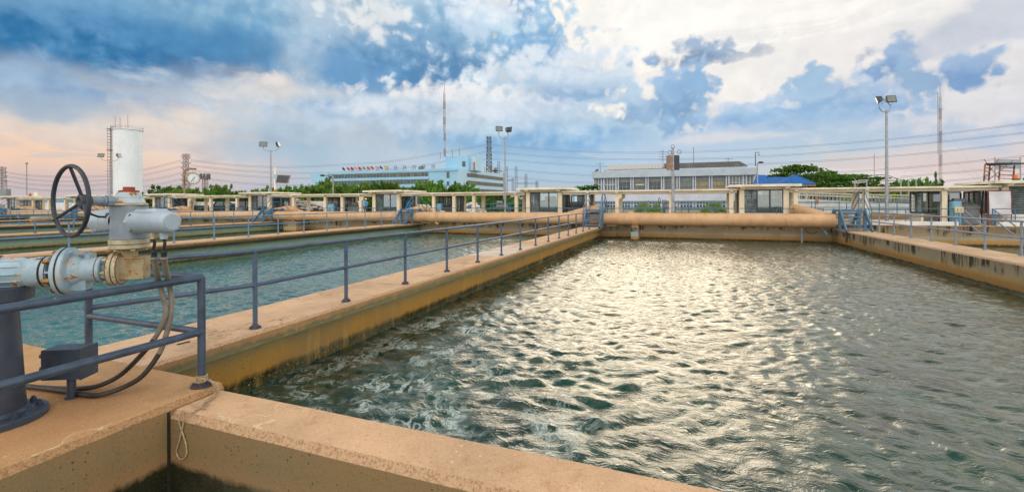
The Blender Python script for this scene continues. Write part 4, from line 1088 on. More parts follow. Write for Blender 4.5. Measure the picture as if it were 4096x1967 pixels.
# curbs, switch box, steps down at right
for xa, xb, lb in ((9.6, 13.7, 'white painted kerb left of the right control room'), (15.3, 17.2, 'white painted kerb right of the right control room')):
    o = MB().rbox((xa, 31.25, DZ), (xb, 31.42, DZ+.2), .02).build('kerb', M_whitew); tag(o, lb, 'kerb', 'white kerbs on the deck')
o = MB().rbox((8.9, 31.3, DZ), (9.3, 31.8, DZ+.75), .03).build('lamp_plinth', M_whitew); tag(o, 'white concrete block at the foot of the right floodlight pole', 'plinth')
o = MB().cyl((9.22, 31.26, DZ), (9.22, 31.26, DZ+.75), .02, 8).build('red_pipe', paint('red_pipe_paint', 'b83430', '902820', 5, .5)); tag(o, 'thin red pipe beside the foot of the right floodlight pole', 'pipe')
sb = thing('switch_box', 'beige switch box with dark buttons on a short post at the right basin', 'switch box', (13.75, 31.35, DZ))
m = MB().cyl((13.75, 31.35, DZ), (13.75, 31.35, 1.0), .025, 8); m.build('post', M_bluefar, sb)
m = MB().rbox((13.56, 31.28, .95), (13.92, 31.40, 1.25), .01); m.build('box', paint('beige_box', 'd8c8a0', 'c0b088', 4, .5), sb)
m = MB()
for i in range(2):
    for j in range(2): m.cyl((13.66+.14*i, 31.28, 1.05+.1*j), (13.66+.14*i, 31.26, 1.05+.1*j), .02, 8)
m.build('button', M_dark, sb)
wb = MB().rbox((12.95, 32.05, 1.55), (13.25, 32.17, 1.95), .01).build('meter_box', M_lav); tag(wb, 'pale grey meter box hanging on the column left of the right control room', 'meter box')
o = MB().tube(spl([(13.15,32.1,1.55),(13.18,32.1,1.2),(13.16,32.1,.6),(13.05,32.05,.35)]), .02, 6).build('purple_conduit', paint('purple_conduit', '7c5ca0', '684c88', 5, .5)); tag(o, 'purple conduit running down from the meter box', 'conduit')
for x, lb in ((13.95, 'pair of light blue sloping handrails left of the basin access gap'), (15.2, 'pair of light blue sloping handrails right of the basin access gap')):
    root = thing('access_handrail', lb, 'handrail', (x, 31.2, 0), 'sloping handrails into the right basin')
    for h in (1.05, .55):
        m = MB().bar((x, 31.5, DZ+h-.15), (x+.35, 30.4, h-.75), .05); m.build('rail', M_lav if h > 1 else M_lav, root)
    m = MB().cyl((x, 31.5, DZ), (x, 31.5, DZ+.9), .03, 8); m.build('post', M_bluefar, root)
# white covered frame and scaffold
M_rustst = paint('rusty_scaffold', '6c4034', '50302a', 9, .7, 0, .1)
cf = thing('covered_frame', 'white sheet stretched on a red steel frame beside the right control room', 'covered frame', (15.4, 32.0, DZ))
m = MB()
x0, x1, y = 15.2, 16.15, 31.9
for x in (x0, x1): m.cyl((x, y, DZ), (x, y, 2.12), .022, 8); m.cyl((x, y+.8, DZ), (x, y+.8, 1.9), .02, 8)
m.cyl((x0, y, 2.12), (x1, y, 2.12), .022, 8); m.cyl((x0, y, .85), (x1, y, .85), .02, 8); m.cyl((x0, y, .3), (x1, y+.8, .9), .015, 6); m.cyl((x1, y, .3), (x0, y+.8, .9), .015, 6)
m.build('frame', paint('red_frame', '9c3438', '7c2830', 6, .6), cf)
m = MB(); vs = []; fs = []; N = 14
for i in range(N+1):
    for j in range(N+1):
        u, v = i/N, j/N
        vs.append((x0+.03+u*(x1-x0-.06), y-.035-.02*math.sin(7*u+5*v)-.02*math.sin(9*v*u+2)-random.uniform(0,.006), .86+v*1.22))
for i in range(N):
    for j in range(N): a = i*(N+1)+j; fs.append((a, a+N+1, a+N+2, a+1))
m.add(vs, fs, True); m.build('sheet', paint('white_sheet', 'd8d8dc', 'c4c4cc', 2, .8), cf)
sc = thing('scaffold', 'rusty brown scaffold tower standing behind the right kiosk gap', 'scaffold', (15.6, 33.3, DZ))
tops = []
for px, dd in ((3936, 0), (3996, 0), (3955, 1.6), (4053, 1.6)):
    q = atY(px, 700, 33.2+dd); tops.append((q.x, 33.2+dd))
m = MB(); zt = 3.62
for x, y_ in tops: m.cyl((x-.15, y_, DZ), (x+.05, y_, zt), .04, 8)
m.build('upright', M_rustst, sc)
m = MB()
for k in range(5):
    z = 2.6+k*.22
    m.cyl((tops[0][0], 33.2, z), (tops[2][0], 34.8, z), .022, 6); m.cyl((tops[1][0], 33.2, z), (tops[3][0], 34.8, z), .022, 6)
m.build('rung', M_rustst, sc)
m = MB(); m.cyl((tops[0][0], 33.2, 2.8), (tops[1][0], 33.2, 3.9), .015, 6); m.cyl((tops[0][0], 33.2, 3.9), (tops[1][0], 33.2, 2.8), .015, 6); m.cyl((tops[2][0], 34.8, 2.8), (tops[3][0], 34.8, 3.9), .015, 6); m.build('brace', M_rustst, sc)
m = MB(); m.prism([(tops[0][0], 33.1, zt), (tops[1][0]+.2, 33.1, zt), (tops[3][0]+1.0, 34.9, zt+.05), (tops[2][0], 34.9, zt)], (0,0,.06)); m.build('platform', paint('dark_platform', '3c3c44', '2c2c34', 5, .7), sc)
# ================= lamps and masts
M_galv = paint('galvanised_steel', 'a4a8b0', '8c9098', 6, .4, .3, .0, .1)
M_lampb = paint('lamp_housing_black', '34383c', '4a4e54', 12, .5)
M_lens = paint('lamp_lens', '7c8684', '5c6864', 20, .15)
M_latt = paint('lattice_steel', '5c6068', '6c7078', 3, .6)
M_pyl = paint('pylon_steel', '8c8488', '7c7880', 3, .6)
M_redw = paint('mast_red', '946c68', '8c7472', 3, .6); M_wht = paint('mast_white', 'c8c4c4', 'b0acac', 3, .6)
def head(root, p, yaw, tilt, w=.5, back=False):
    """flood lamp head: housing, lens and bracket"""
    fwd = Vector((math.sin(yaw)*math.cos(tilt), math.cos(yaw)*math.cos(tilt), math.sin(tilt))); side = Vector((math.cos(yaw), -math.sin(yaw), 0)); up = side.cross(fwd)
    p = Vector(p)
    m = MB()
    a = [p + side*(sx*w/2) + up*(sz*w*.38) + fwd*.10 for sx, sz in ((-1,-1),(1,-1),(1,1),(-1,1))]
    b_ = [p + side*(sx*w*.33) + up*(sz*w*.22) - fwd*.14 for sx, sz in ((-1,-1),(1,-1),(1,1),(-1,1))]
    m.add(a + b_, [(0,1,2,3),(7,6,5,4),(0,4,5,1),(1,5,6,2),(2,6,7,3),(3,7,4,0)])
    m.obox(p + fwd*.105, side*(w/2+.015), up*(w*.38+.015), fwd*.012)
    h = m.build('lamp_housing', M_lampb, root)
    m = MB().obox(p + fwd*.12, side*(w/2-.03), up*(w*.38-.03), fwd*.004); m.build('lens', M_lens, h)
    m = MB().tube([p - up*.0 - fwd*.16, p - fwd*.2 - up*.18, p - up*.32], .022, 6); m.build('bracket', M_galv, root)
def flood(label, px, Y, ytop, dr, heads, z0=DZ, w=.5):
    q = atY(px, ytop, Y); x, y, zt = q
    root = thing('floodlight_pole', label, 'floodlight', (x, y, z0), 'floodlight poles')
    m = MB().lathe((x, y, z0), (0,0,1), [(0, dr*2.2), (.03, dr*2.2), (.03, dr*1.15), (zt-z0, dr*.75), (zt-z0, 0)], 14); m.build('pole', M_galv, root)
    pts = []
    for s, sy, yaw, tilt in heads:
        e = Vector((x + s*CA*.6, y + s*SA*.6 + sy, zt+.35))
        m = MB().tube(spl([(x, y, zt-.12), (x + (e.x-x)*.6, y + (e.y-y)*.6, zt-.1), (e.x, e.y, zt+.12), tuple(e - Vector((0,0,.05)))], 4), .028, 8); m.build('arm', M_galv, root)
        head(root, e + Vector((0,0,.22)), yaw, tilt, w)
    return root
flood('tall floodlight pole with two lamp heads in front of the blue building\'s end', 2021, 31.75, 548, .07, [(-.75, 0, R(150), R(12)), (.4, 0, R(20), R(-8))])
flood('tall floodlight pole with two lamp heads at the right of the main basin', 3547, 31.75, 440, .08, [(-.75, -.1, R(-75), R(-18)), (.35, 0, R(165), R(14))], w=.5)
flood('floodlight pole with two outward heads beside the rusty wedge lamp', 1084, 36.5, 600, .09, [(-1.3, 0, R(140), R(20)), (1.3, 0, R(60), R(20))], z0=-.1, w=.75)
flood('floodlight pole overlapping the left edge of the white water tank', 441, 37.5, 640, .09, [(-1.9, 0, R(140), R(20)), (1.9, 0, R(60), R(20))], z0=-.1, w=.7)
# near-grey lamp post in front of the office building
q = atY(2692, 590, 31.0); lp = thing('lamp_post', 'thick grey lamp post with two square lamp housings, in front of the white office building', 'lamp post', (q.x, 31.0, DZ))
m = MB().lathe((q.x, 31.0, DZ), (0,0,1), [(0, .2), (.04, .2), (.05, .13), (.4, .105), (q.z-DZ, .075), (q.z-DZ, 0)], 18); m.build('pole', M_galv, lp)
for s, mm in ((-1, paint('rusty_housing', '8c7c74', '7c5c50', 8, .6, 0, .05)), (1, M_lampb)):
    c = Vector((q.x + s*.22*CA, 31.0 + s*.22*SA + .05, q.z-.95)); m = MB(); m.rbox((c.x-.19, c.y-.12, c.z-.5), (c.x+.19, c.y+.12, c.z+.45), .04); m.build('lamp_housing', mm, lp)
for sx, sz in ((0, .05), (-.2, -.33), (.42, -.28)):
    m = MB().torus((q.x+sx*CA, 31.0+sx*SA, q.z+sz), (-SA, CA, 0), .12, .015, 20, 6); m.build('cable_loop', paint('loop_cable', 'a86c3c', '7c4c2c', 5, .5) if sz == .05 else M_lampb, lp)
for k in range(4):
    a = k*math.pi/2 + .7; d = Vector((math.cos(a), math.sin(a), 0)); m = MB().prism([Vector((q.x, 31, DZ+.04)) + d*.1, Vector((q.x, 31, DZ+.04)) + d*.2, Vector((q.x, 31, DZ+.35)) + d*.11], d.cross(Vector((0,0,1)))*.012); m.build('gusset', M_galv, lp)
# clock-like gauge on a post
q = atY(738, 680, 34.5); gp = thing('gauge_post', 'round white gauge dial hanging from a bent brown post above the kiosk roof', 'gauge', (q.x, 34.5, 2.6))
M_brown = paint('brown_post_paint', '8c7466', '6c5448', 4, .6, 0, .1)
r_ = Vector((CA, SA, 0)); f_ = Vector((-SA, CA, 0))
m = MB().tube(spl([(q.x, 34.5, 2.6), (q.x, 34.5, q.z-.5), tuple(q + r_*.1 + Vector((0,0,-.05))), tuple(q + r_*.55 + Vector((0,0,.12))), tuple(q + r_*1.3 + Vector((0,0,.1)))], 4), .11, 8); m.build('bent_post', M_brown, gp)
vd = Vector((.80, -.60, 0)).normalized(); vd = (vd*.8 + r_*.45).normalized()
c = q + r_*.95 + Vector((0,0,-.95))
m = MB().lathe(c - vd*.25, vd, [(0, 0), (0, .62), (.02, .66), (.4, .68), (.45, .66), (.45, .58)], 32); m.build('gauge_case', paint('gauge_case_paint', '9c8880', '7c6860', 4, .5, 0, .1), gp)
m = MB().lathe(c - vd*.25, vd, [(.43, .6), (.44, 0)], 32); dial = m.build('dial', paint('dial_white', 'dfe6ea', 'ccd4d8', 2, .5, dirt=.1), gp)
sdv = vd.cross(Vector((0,0,1))).normalized()
m = MB()
for k in range(12):
    a = k*math.pi/6; d = sdv*math.sin(a) + Vector((0,0,1))*math.cos(a); m.bar(c + vd*.20 + d*.46, c + vd*.20 + d*.55, .03)
m.build('dial_marks', M_dark, dial)
m = MB(); d = (sdv*.5 + Vector((0,0,-.8))).normalized(); m.bar(c + vd*.21 - d*.1, c + vd*.21 + d*.42, .04); d2 = (-sdv*.6 + Vector((0,0,.7))).normalized(); m.bar(c + vd*.22, c + vd*.22 + d2*.25, .04); m.build('pointer', M_dark, dial)
# rusty wedge-shaped lamp on a white post
q = atY(1101, 765, 34.6); wl = thing('wedge_lamp', 'rust-stained wedge-shaped lamp box on a white post standing on a kiosk roof', 'lamp', (q.x, q.y, 2.65))
m = MB(); m.cyl((q.x, q.y, 2.65), (q.x, q.y, 5.2), .09, 10); m.build('post', M_cream, wl)
m = MB(); m.lathe((q.x, q.y, 2.65), (0,0,1), [(0, .3), (.1, .22), (.3, .1)], 10); m.build('foot', paint('orange_rust', 'a8683c', '8c5030', 4, .7), wl)
def P_(px, py, dd=0): return atY(px, py, 34.6 + dd)
m = MB(); f = [P_(1110, 698), P_(1160, 700), P_(1150, 734), P_(1104, 731)]
m.prism(f, (-.4, .5, 0)); m.build('lamp_housing', paint('wedge_lamp_body', '9aa4a4', '84705c', 5, .6, 0, .1), wl)
m = MB(); fr = [P_(1114, 701, -.02), P_(1157, 703, -.02), P_(1148, 732, -.02), P_(1107, 729, -.02)]; m.prism(fr, (0, -.015, 0)); m.build('lamp_louvre', M_lampb, wl)
m = MB(); m.prism([P_(1093, 698, -.1), P_(1109, 698, -.1), P_(1103, 730, -.1), P_(1100, 718, -.1)], (0, .3, 0)); m.build('shade_flap', M_ltblue, wl)
def street_lamp(label, px, ytop, d, hx, bh=.9, z0=-.1, hook=True):
    q = atD(px, ytop, d); root = thing('street_lamp', label, 'street lamp', (q.x, q.y, z0))
    e = q + r_*hx
    m = MB().tube(spl([(q.x, q.y, z0), (q.x, q.y, q.z-1.2), (q.x, q.y, q.z-.25), tuple(q + r_*hx*.4), tuple(e)], 4), .085*d/60, 8); m.build('pole', M_galv, root)
    m = MB().ball(e + r_*(.25 if hx > 0 else -.25)*d/60, .4*d/60, .2*d/60, .14*d/60); m.build('lamp_head', M_lampb, root)
street_lamp('slim street lamp arching left above the trees before the blue building', 1333, 702, 62, -1.2)
street_lamp('slim street lamp bending left beside the end of the blue building', 2015, 683, 60, -.9)
street_lamp('street lamp with round dark head at the right corner of the white office building', 3030, 650, 80, .2)
q = atD(3022, 610, 100); root = thing('camera_pole', 'tall thin camera pole with a hooked top on the right of the white office building', 'camera pole', (q.x, q.y, 9.3))
m = MB().tube([(q.x, q.y, 9.3), tuple(q), tuple(q + r_*.8)], .09, 6); m.build('pole', M_lampb, root)
m = MB().ball(q + r_*.8 + Vector((0,0,-.4)), .25); m.build('camera', M_wht, root)
# ---- lattice structures
def lattice(m, p, z1, w0, w1, n, r, X=True, ax=None):
    p = Vector(p); h = z1 - p.z
    def c(k, i):
        w = (w0 + (w1-w0)*i/n)/2; sx, sy = ((-1,-1),(1,-1),(1,1),(-1,1))[k]
        return p + r_*(sx*w) + f_*(sy*w) + Vector((0,0,h*i/n))
    for k in range(4):
        m.cyl(c(k, 0), c(k, n), r, 4, caps=False)
        for i in range(n):
            a, b_ = c(k, i), c((k+1) % 4, i+1); m.cyl(a, b_, r*.7, 3, caps=False)
            if X: m.cyl(c((k+1) % 4, i), c(k, i+1), r*.7, 3, caps=False)
            m.cyl(c(k, i+1), c((k+1) % 4, i+1), r*.7, 3, caps=False)
    return m
def pylon(label, px, ytop, ybase, d, wpx, arms, mat=M_pyl, rr=.09):
    q = atD(px, ytop, d); b_ = atD(px, ybase, d); root = thing('pylon', label, 'pylon', (q.x, q.y, b_.z), 'lattice power pylons')
    w = wpx/F*d
    m = MB(); lattice(m, (q.x, q.y, b_.z), q.z, w, w*.55, 12, rr*d/200); m.build('tower', mat, root)
    for y_, aw in arms:
        z = atD(px, y_, d).z; a = aw/F*d/2
        for s in (-1, 1):
            m = MB(); tip = Vector((q.x, q.y, z)) + r_*(s*a)
            for o_ in (-1, 1):
                m.cyl(Vector((q.x, q.y, z+.6*d/200)) + r_*(s*w*.25) + f_*(o_*w*.25), tip, rr*.7*d/200, 3, caps=False); m.cyl(Vector((q.x, q.y, z-.9*d/200)) + r_*(s*w*.25) + f_*(o_*w*.25), tip, rr*.7*d/200, 3, caps=False)
            for k in (.4, .7): c0 = Vector((q.x, q.y, z)) + r_*(s*a*k); m.cyl(c0 + Vector((0,0,.5*(1-k)*d/200)), c0 - Vector((0,0,1.2*(1-k)*d/200)), rr*.6*d/200, 3, caps=False)
            m.build('cross_arm', mat, root)
    return root
pylon('pinkish grey lattice pylon behind the round gauge', 745, 617, 800, 230, 20, [(621, 38), (630, 40), (652, 42), (672, 42), (700, 44), (720, 46), (742, 48)])
pylon('lattice pylon cut by the left edge of the photo', 8, 669, 800, 230, 24, [(672, 40), (688, 40), (705, 44), (725, 46)])
pylon('dark heavy lattice pylon rising behind the blue building', 1957, 549, 720, 190, 24, [(551, 22), (567, 24), (592, 25), (620, 25), (655, 26)], M_latt, .13)
def mast(label, px, ytop, ybase, d, wpx, side=0):
    q = atD(px, ytop, d); b_ = atD(px, ybase, d); root = thing('radio_mast', label, 'radio mast', (q.x, q.y, b_.z), 'radio masts')
    w = wpx/F*d; n = 8; h = (q.z - b_.z)*.88
    for i in range(n):
        m = MB(); lattice(m, (q.x, q.y, b_.z + h*i/n), b_.z + h*(i+1)/n, w*(1-.03*i), w*(1-.03*(i+1)), 5, .05*d/140, X=False); m.build('mast_section', (M_redw, M_wht)[i % 2], root)
    m = MB().cyl((q.x, q.y, b_.z + h), tuple(q), .06*d/140, 5); m.build('antenna_rod', M_redw, root)
    if side:
        s = q + r_*(side/F*d); m = MB().cyl((s.x, s.y, b_.z + h*.38), (s.x, s.y, b_.z + h*1.04), .05*d/140, 4)
        for k in range(10): z = b_.z + h*(.42 + .06*k); m.cyl((s.x, s.y, z), (q.x, q.y, z), .03*d/140, 3)
        m.build('side_antenna', M_latt, root)
    for s in (-1, 1):
        for k in (.45, .75):
            m = MB().cyl((q.x, q.y, b_.z + h*k), tuple(Vector((q.x, q.y, b_.z)) + r_*(s*h*.5)), .012*d/140, 3); m.build('guy_wire', M_pyl, root)
mast('tall red and white radio mast on the roof of the blue building', 1780, 340, 628, 138, 6.5, -5)
mast('tall thin red and white radio mast at the right of the photo', 3762, 335, 760, 150, 7, -10)
q = atD(3497, 615, 150); o = MB().cyl((q.x, q.y, 0), tuple(q), .09, 5).build('antenna_rod_mast', M_pyl); tag(o, 'very thin bare mast behind the spreading trees at the right', 'mast')
q = atD(821, 705, 180); root = thing('cell_tower', 'small cell tower with a ring of antennas just right of the pylon', 'cell tower', (q.x, q.y, 0))
m = MB(); lattice(m, (q.x, q.y, 0), q.z, 1.6, 1.3, 8, .12, False); m.cyl(tuple(q), tuple(q + Vector((0,0,2))), .05, 4); m.build('tower', M_redw, root)
for k in range(9): a = k*.7; m = MB().box((q.x+math.cos(a)*1.6-.2, q.y+math.sin(a)*1.6-.2, q.z-1.2), (q.x+math.cos(a)*1.6+.2, q.y+math.sin(a)*1.6+.2, q.z+1.0)); m.build('antenna_panel', M_latt, root)
q = atD(108, 653, 160); root = thing('ball_mast', 'thin mast topped by a yellow ball at the far left', 'mast', (q.x, q.y, 0))
m = MB().cyl((q.x, q.y, 0), tuple(q), .12, 6); m.build('pole', M_pyl, root); m = MB().ball(q, .45, .45, .35); m.build('yellow_ball', paint('yellow_ball_paint', 'd8a030', 'b88020', 3, .5), root)
# substation lattice posts
for i, (px, y0) in enumerate(((2027, 668), (2065, 667), (2104, 697), (1995, 648), (1984, 670), (2148, 725), (2052, 713))):
    q = atD(px, y0, 175); m = MB(); lattice(m, (q.x, q.y, 0), q.z, .9, .8, 12, .06, False); o = m.build('lattice_post', M_latt)
    tag(o, 'thin steel lattice post of the substation right of the blue building', 'lattice post', 'substation lattice posts')
for i, (pa, pb, y0) in enumerate(((2030, 2052, 718), (2070, 2148, 730))):
    a, b_ = atD(pa, y0, 175), atD(pb, y0, 175); m = MB(); n = 8
    for o_ in (0, 1): m.cyl(a + Vector((0,0,-.6*o_)), b_ + Vector((0,0,-.6*o_)), .05, 4)
    for k in range(n): m.cyl(a.lerp(b_, k/n), a.lerp(b_, (k+1)/n) - Vector((0,0,.6)), .04, 3)
    o = m.build('lattice_beam', M_latt); tag(o, ('short' if i == 0 else 'long') + ' horizontal lattice beam of the substation', 'lattice beam')
# ---- power lines (conductors strung between the pylons, sagging)
M_wire = paint('conductor', '8a8a94', '7a7a84', 1, .6)
def wire(label, P, dbl=True, r=.075):
    m = MB()
    for k in ((0, 1) if dbl else (0,)):
        pts = spl([atD(x, y + k*5, d) for x, y, d in P], 6); m.tube(pts, r, 3, radii=[r*max((p - Vector((0,0,CAMZ))).length/200, .45) for p in pts])
    return tag(m.build('power_line', M_wire), label, 'power line', 'sagging power lines')
W = [((763,640,230),(960,660,220),(1153,666,210),(1380,656,200),(1590,640,195),(1948,577,190)),
     ((765,660,230),(1000,683,220),(1250,690,210),(1500,680,200),(1720,655,195),(1948,604,190)),
     ((765,680,230),(1000,703,220),(1250,712,210),(1500,707,200),(1740,690,195),(1948,632,190)),
     ((765,706,230),(1000,732,220),(1250,742,210),(1400,742,205)),
     ((1965,577,190),(2250,600,180),(2604,609,165),(3082,592,145),(3638,548,125),(4200,480,110)),
     ((1965,606,190),(2250,628,180),(2604,636,165),(3082,622,145),(3638,578,125),(4200,518,110)),
     ((1965,633,190),(2250,655,180),(2500,664,165),(3082,652,145),(3638,616,125),(4200,556,110)),
     ((1965,668,190),(2200,690,180),(2370,700,175)), ((1965,695,190),(2200,722,180),(2380,730,175)),
     ((3270,692,140),(3638,668,125),(4200,612,110)), ((3600,706,125),(4200,655,110)), ((3640,735,125),(4200,684,110)),
     ((20,686,230),(120,700,225),(300,706,225),(455,700,225)), ((20,702,230),(140,718,225),(300,724,225),(455,716,225)), ((20,720,230),(140,736,225),(320,741,225),(455,732,225)), ((20,740,230),(200,760,225),(455,756,225)),
     ((572,678,225),(650,660,225),(733,638,230)), ((572,700,225),(650,682,225),(733,662,230)), ((572,722,225),(650,708,225),(733,688,230)), ((572,745,225),(650,732,225),(733,712,230)), ((572,762,225),(650,750,225),(733,734,230))]
L_ = ['topmost', 'second', 'third', 'lowest']
for i, P in enumerate(W):
    a = 'left of the dark pylon' if i < 4 else ('right of the dark pylon' if i < 12 else ('at the far left of the tank' if i < 16 else 'between the tank and the pinkish pylon'))
    k = i if i < 4 else (i-4 if i < 12 else (i-12 if i < 16 else i-16))
    wire(['highest','second highest','third','fourth','fifth','sixth','seventh','lowest'][k] + ' sagging pair of power wires ' + a, P, True, .055 if i < 12 else .05)

# ================= water tank
M_tank = paint('white_tank_paint', 'e8edf2', 'dce3ea', .25, .5, 0, .0, .1, dirt=.2)
tb = atD(513, 790, 120); tk = thing('water_tank', 'tall white cylindrical water tank with caged ladder and roof railing', 'water tank', (tb.x, tb.y, 0))
Rt = 3.0; zt = atD(513, 521, 120).z
m = MB().lathe((tb.x, tb.y, -.1), (0,0,1), [(0, Rt), (zt, Rt), (zt, Rt+.25), (zt+.15, Rt+.25), (zt+.35, 0)], 64); m.build('tank_shell', M_tank, tk)
m = MB()
for z in np.linspace(2, zt-2, 8): m.torus((tb.x, tb.y, z), (0,0,1), Rt, .012, 64, 4)
m.build('weld_seam', M_tank, tk)
m = MB()
for z in (zt+.4, zt+.8): m.torus((tb.x, tb.y, z), (0,0,1), Rt+.2, .02, 48, 5)
for k in range(28): a = k*2*math.pi/28; p = (tb.x+math.cos(a)*(Rt+.2), tb.y+math.sin(a)*(Rt+.2)); m.cyl((*p, zt), (*p, zt+.8), .02, 4)
m.build('roof_railing', M_brown, tk)
ld = Vector((-.55, -.84, 0)).normalized(); ld = Vector((-CA*.93 + SA*.36, -SA*.93 - CA*.36, 0)).normalized()
c = Vector((tb.x, tb.y, 0)) + ld*(Rt+.55); sd2 = Vector((-ld.y, ld.x, 0))
m = MB()
for s in (-.35, .35): m.cyl(c + sd2*s, c + sd2*s + Vector((0,0,zt+1)), .05, 5)
for k in range(int(zt/.4)): m.cyl(c - sd2*.35 + Vector((0,0,.4*k)), c + sd2*.35 + Vector((0,0,.4*k)), .025, 4)
m.build('ladder', M_latt, tk)
m = MB()
for k in range(int(zt/.75)): m.torus(c + ld*.3 + Vector((0,0,1+.75*k)), (0,0,1), .5, .03, 12, 4)
for a in range(5): t_ = a*1.25; m.cyl(c + ld*.3 + Vector((math.cos(t_)*.5, math.sin(t_)*.5, 1)), c + ld*.3 + Vector((math.cos(t_)*.5, math.sin(t_)*.5, zt+.6)), .02, 4)
m.build('ladder_cage', M_latt, tk)
for z in (4.5, 10, 15.5, zt): m = MB().box((c.x-.75, c.y-.75, z), (c.x+.75, c.y+.75, z+.08)); m.build('rest_platform', M_latt, tk)
for px, y_ in ((462, 465), (482, 470), (513, 460)): q = atD(px, y_, 119); m = MB().cyl((q.x, q.y, zt), tuple(q), .05, 5); m.build('antenna', M_redw, tk)

# ================= blue building
M_bb = paint('light_blue_wall', '9ccae4', '8ec0de', .12, .7, 0, .0, .05, dirt=.12)
M_bb2 = paint('pale_blue_wall', 'bcdcee', 'b0d4ea', .12, .7, 0, .0, .05, dirt=.12)
M_win = paint('dark_window_glass', '3c4a50', '56605c', .5, .15)
M_curt = paint('brown_curtain_glass', '7c6c5c', '5c544c', .6, .3)
M_mull = paint('window_mullion', '9aa4a8', '848e92', 1, .5)
bC = atD(1833, 700, 130); bL = atD(1262, 700, 147); bR = atD(2018, 700, 162)
bb = thing('blue_building', 'long light blue three storey office block with dark window bands and a roof block', 'building', (bC.x, bC.y, -.1))
def wallquad(m, a, b_, z0, z1, th, out):
    a = Vector((a.x, a.y, 0)); b_ = Vector((b_.x, b_.y, 0)); d = (b_-a)/2
    return m.obox((a+b_)/2 + Vector((0,0,(z0+z1)/2)) - out*(th/2), d, out*(th/2), Vector((0,0,(z1-z0)/2)))
def flat(v): return Vector((v.x, v.y, 0))
def outn(a, b_):
    d = flat(b_-a).normalized(); n = Vector((d.y, -d.x, 0))
    return n if n.dot(-flat(a)) > 0 else -n
oL, oR = outn(bL, bC), outn(bC, bR)
bBk = bL + (bR - bC)
m = MB().prism([flat(bL)-Vector((0,0,.1)), flat(bC)-Vector((0,0,.1)), flat(bR)-Vector((0,0,.1)), flat(bBk)-Vector((0,0,.1))], (0,0,11.2)); m.build('wall', M_bb, bb)
m = MB(); wallquad(m, bC, bR, -.1, 11.15, .02, oR); 
m2 = MB(); wallquad(m2, bC + oR*.03, bR + oR*.03, -.1, 11.35, .05, oR); m2.build('end_wall_face', M_bb2, bb)
def line_at(a, b_, px):
    t = (px-2048)/F
    def xd(p): return CA*p.x + SA*p.y, -SA*p.x + CA*p.y
    xa, da = xd(a); xb, db = xd(b_); dx, dd = xb-xa, db-da
    s = (t*da - xa)/(dx - t*dd); return a + (b_-a)*s
def band(root, a, b_, z0, z1, out, n, gl, off=.06):
    m = MB(); wallquad(m, a + out*off, b_ + out*off, z0, z1, .05, out); w = m.build('window', gl, root)
    m = MB()
    for k in range(n+1): p = flat(a.lerp(b_, k/n)) + out*(off+.05); m.obox(p + Vector((0,0,(z0+z1)/2)), flat(b_-a).normalized()*.05, out*.06, Vector((0,0,(z1-z0)/2)))
    m.build('mullion', M_mull, w); return w
a, b_ = line_at(bL, bC, 1318), line_at(bL, bC, 1714)
for z0, z1, gl in ((9.25, 10.4, M_win), (7.1, 8.3, M_win), (4.9, 6.1, M_win), (2.6, 3.8, M_win)): band(bb, a, b_, z0, z1, oL, 30, gl)
for k in range(6):
    p = a.lerp(b_, .55+.07*k); m = MB(); wallquad(m, p + oL*.08, p + (b_-a)*.03 + oL*.08, 9.3, 10.35, .02, oL); m.build('curtain', M_curt, bb)
a2, b2 = line_at(bL, bC, 1788), line_at(bL, bC, 1798)
for z0, z1 in ((8.6, 10.4), (6.4, 7.6), (4.2, 5.4), (2, 3.2)): band(bb, a2, b2, z0, z1, oL, 1, M_win)
a3, b3 = line_at(bC, bR, 1868), line_at(bC, bR, 2016)
for z0, z1 in ((9.15, 10.25), (6.9, 8.05), (4.6, 5.75), (2.4, 3.5)): band(bb, a3, b3, z0, z1, oR, 26, M_curt, .1)
# top-floor projection at the left end and coping
m = MB(); wallquad(m, bL - (bC-bL).normalized()*1.2, line_at(bL, bC, 1316), 8.1, 11.25, .6, -oL); wallquad(m, bL + oL*.25 - (bC-bL).normalized()*1.2, bC + oL*.25, 10.62, 11.3, .3, oL); wallquad(m, bL + oL*.25, line_at(bL, bC, 1716) + oL*.25, 8.45, 9.1, .28, oL); m.build('projecting_band', M_bb, bb)
u = (bC-bL).normalized(); v = (bR-bC).normalized()
p0 = line_at(bL, bC, 1741) + v*6; p1 = line_at(bL, bC, 1836) + v*6
m = MB().prism([flat(p0)+Vector((0,0,11.1)), flat(p1)+Vector((0,0,11.1)), flat(p1+v*9)+Vector((0,0,11.1)), flat(p0+v*9)+Vector((0,0,11.1))], (0,0,4.3)); tw = m.build('roof_block', M_bb, bb)
m = MB().obox(flat(p1 - u*1.5 - v*.05) + Vector((0,0,13)), u*.5, v*.04, Vector((0,0,.8))); m.build('opening', M_win, tw)
m = MB().prism([flat(p1)+Vector((0,0,11.1)) + v*1.5, flat(p1+u*1.4)+Vector((0,0,11.1)) + v*1.5, flat(p1+u*1.4+v*6)+Vector((0,0,11.1)), flat(p1+v*6)+Vector((0,0,11.1))], (0,0,3.9)); m.build('stair_block', M_bb2, tw)
m = MB().cyl(flat(p1 + u*1.2 + v*1.3)+Vector((0,0,11.2)), flat(p1 + u*1.2 + v*1.3)+Vector((0,0,13.6)), .18, 8); m.build('red_pipe', M_red, tw)
for px, y_ in ((1670, 590),): pass
for px, y0, y1 in ((1810, 598, 626), (1838, 592, 632), (1762, 612, 630)):
    q = atD(px, y0, 137); m = MB().cyl(tuple(atD(px, y1+4, 137)), tuple(q), .07, 4); m.build('aerial', M_latt, bb)
M_ct = paint('cooling_tower_shell', 'b8d4b0', 'a8c8b8', .5, .5)
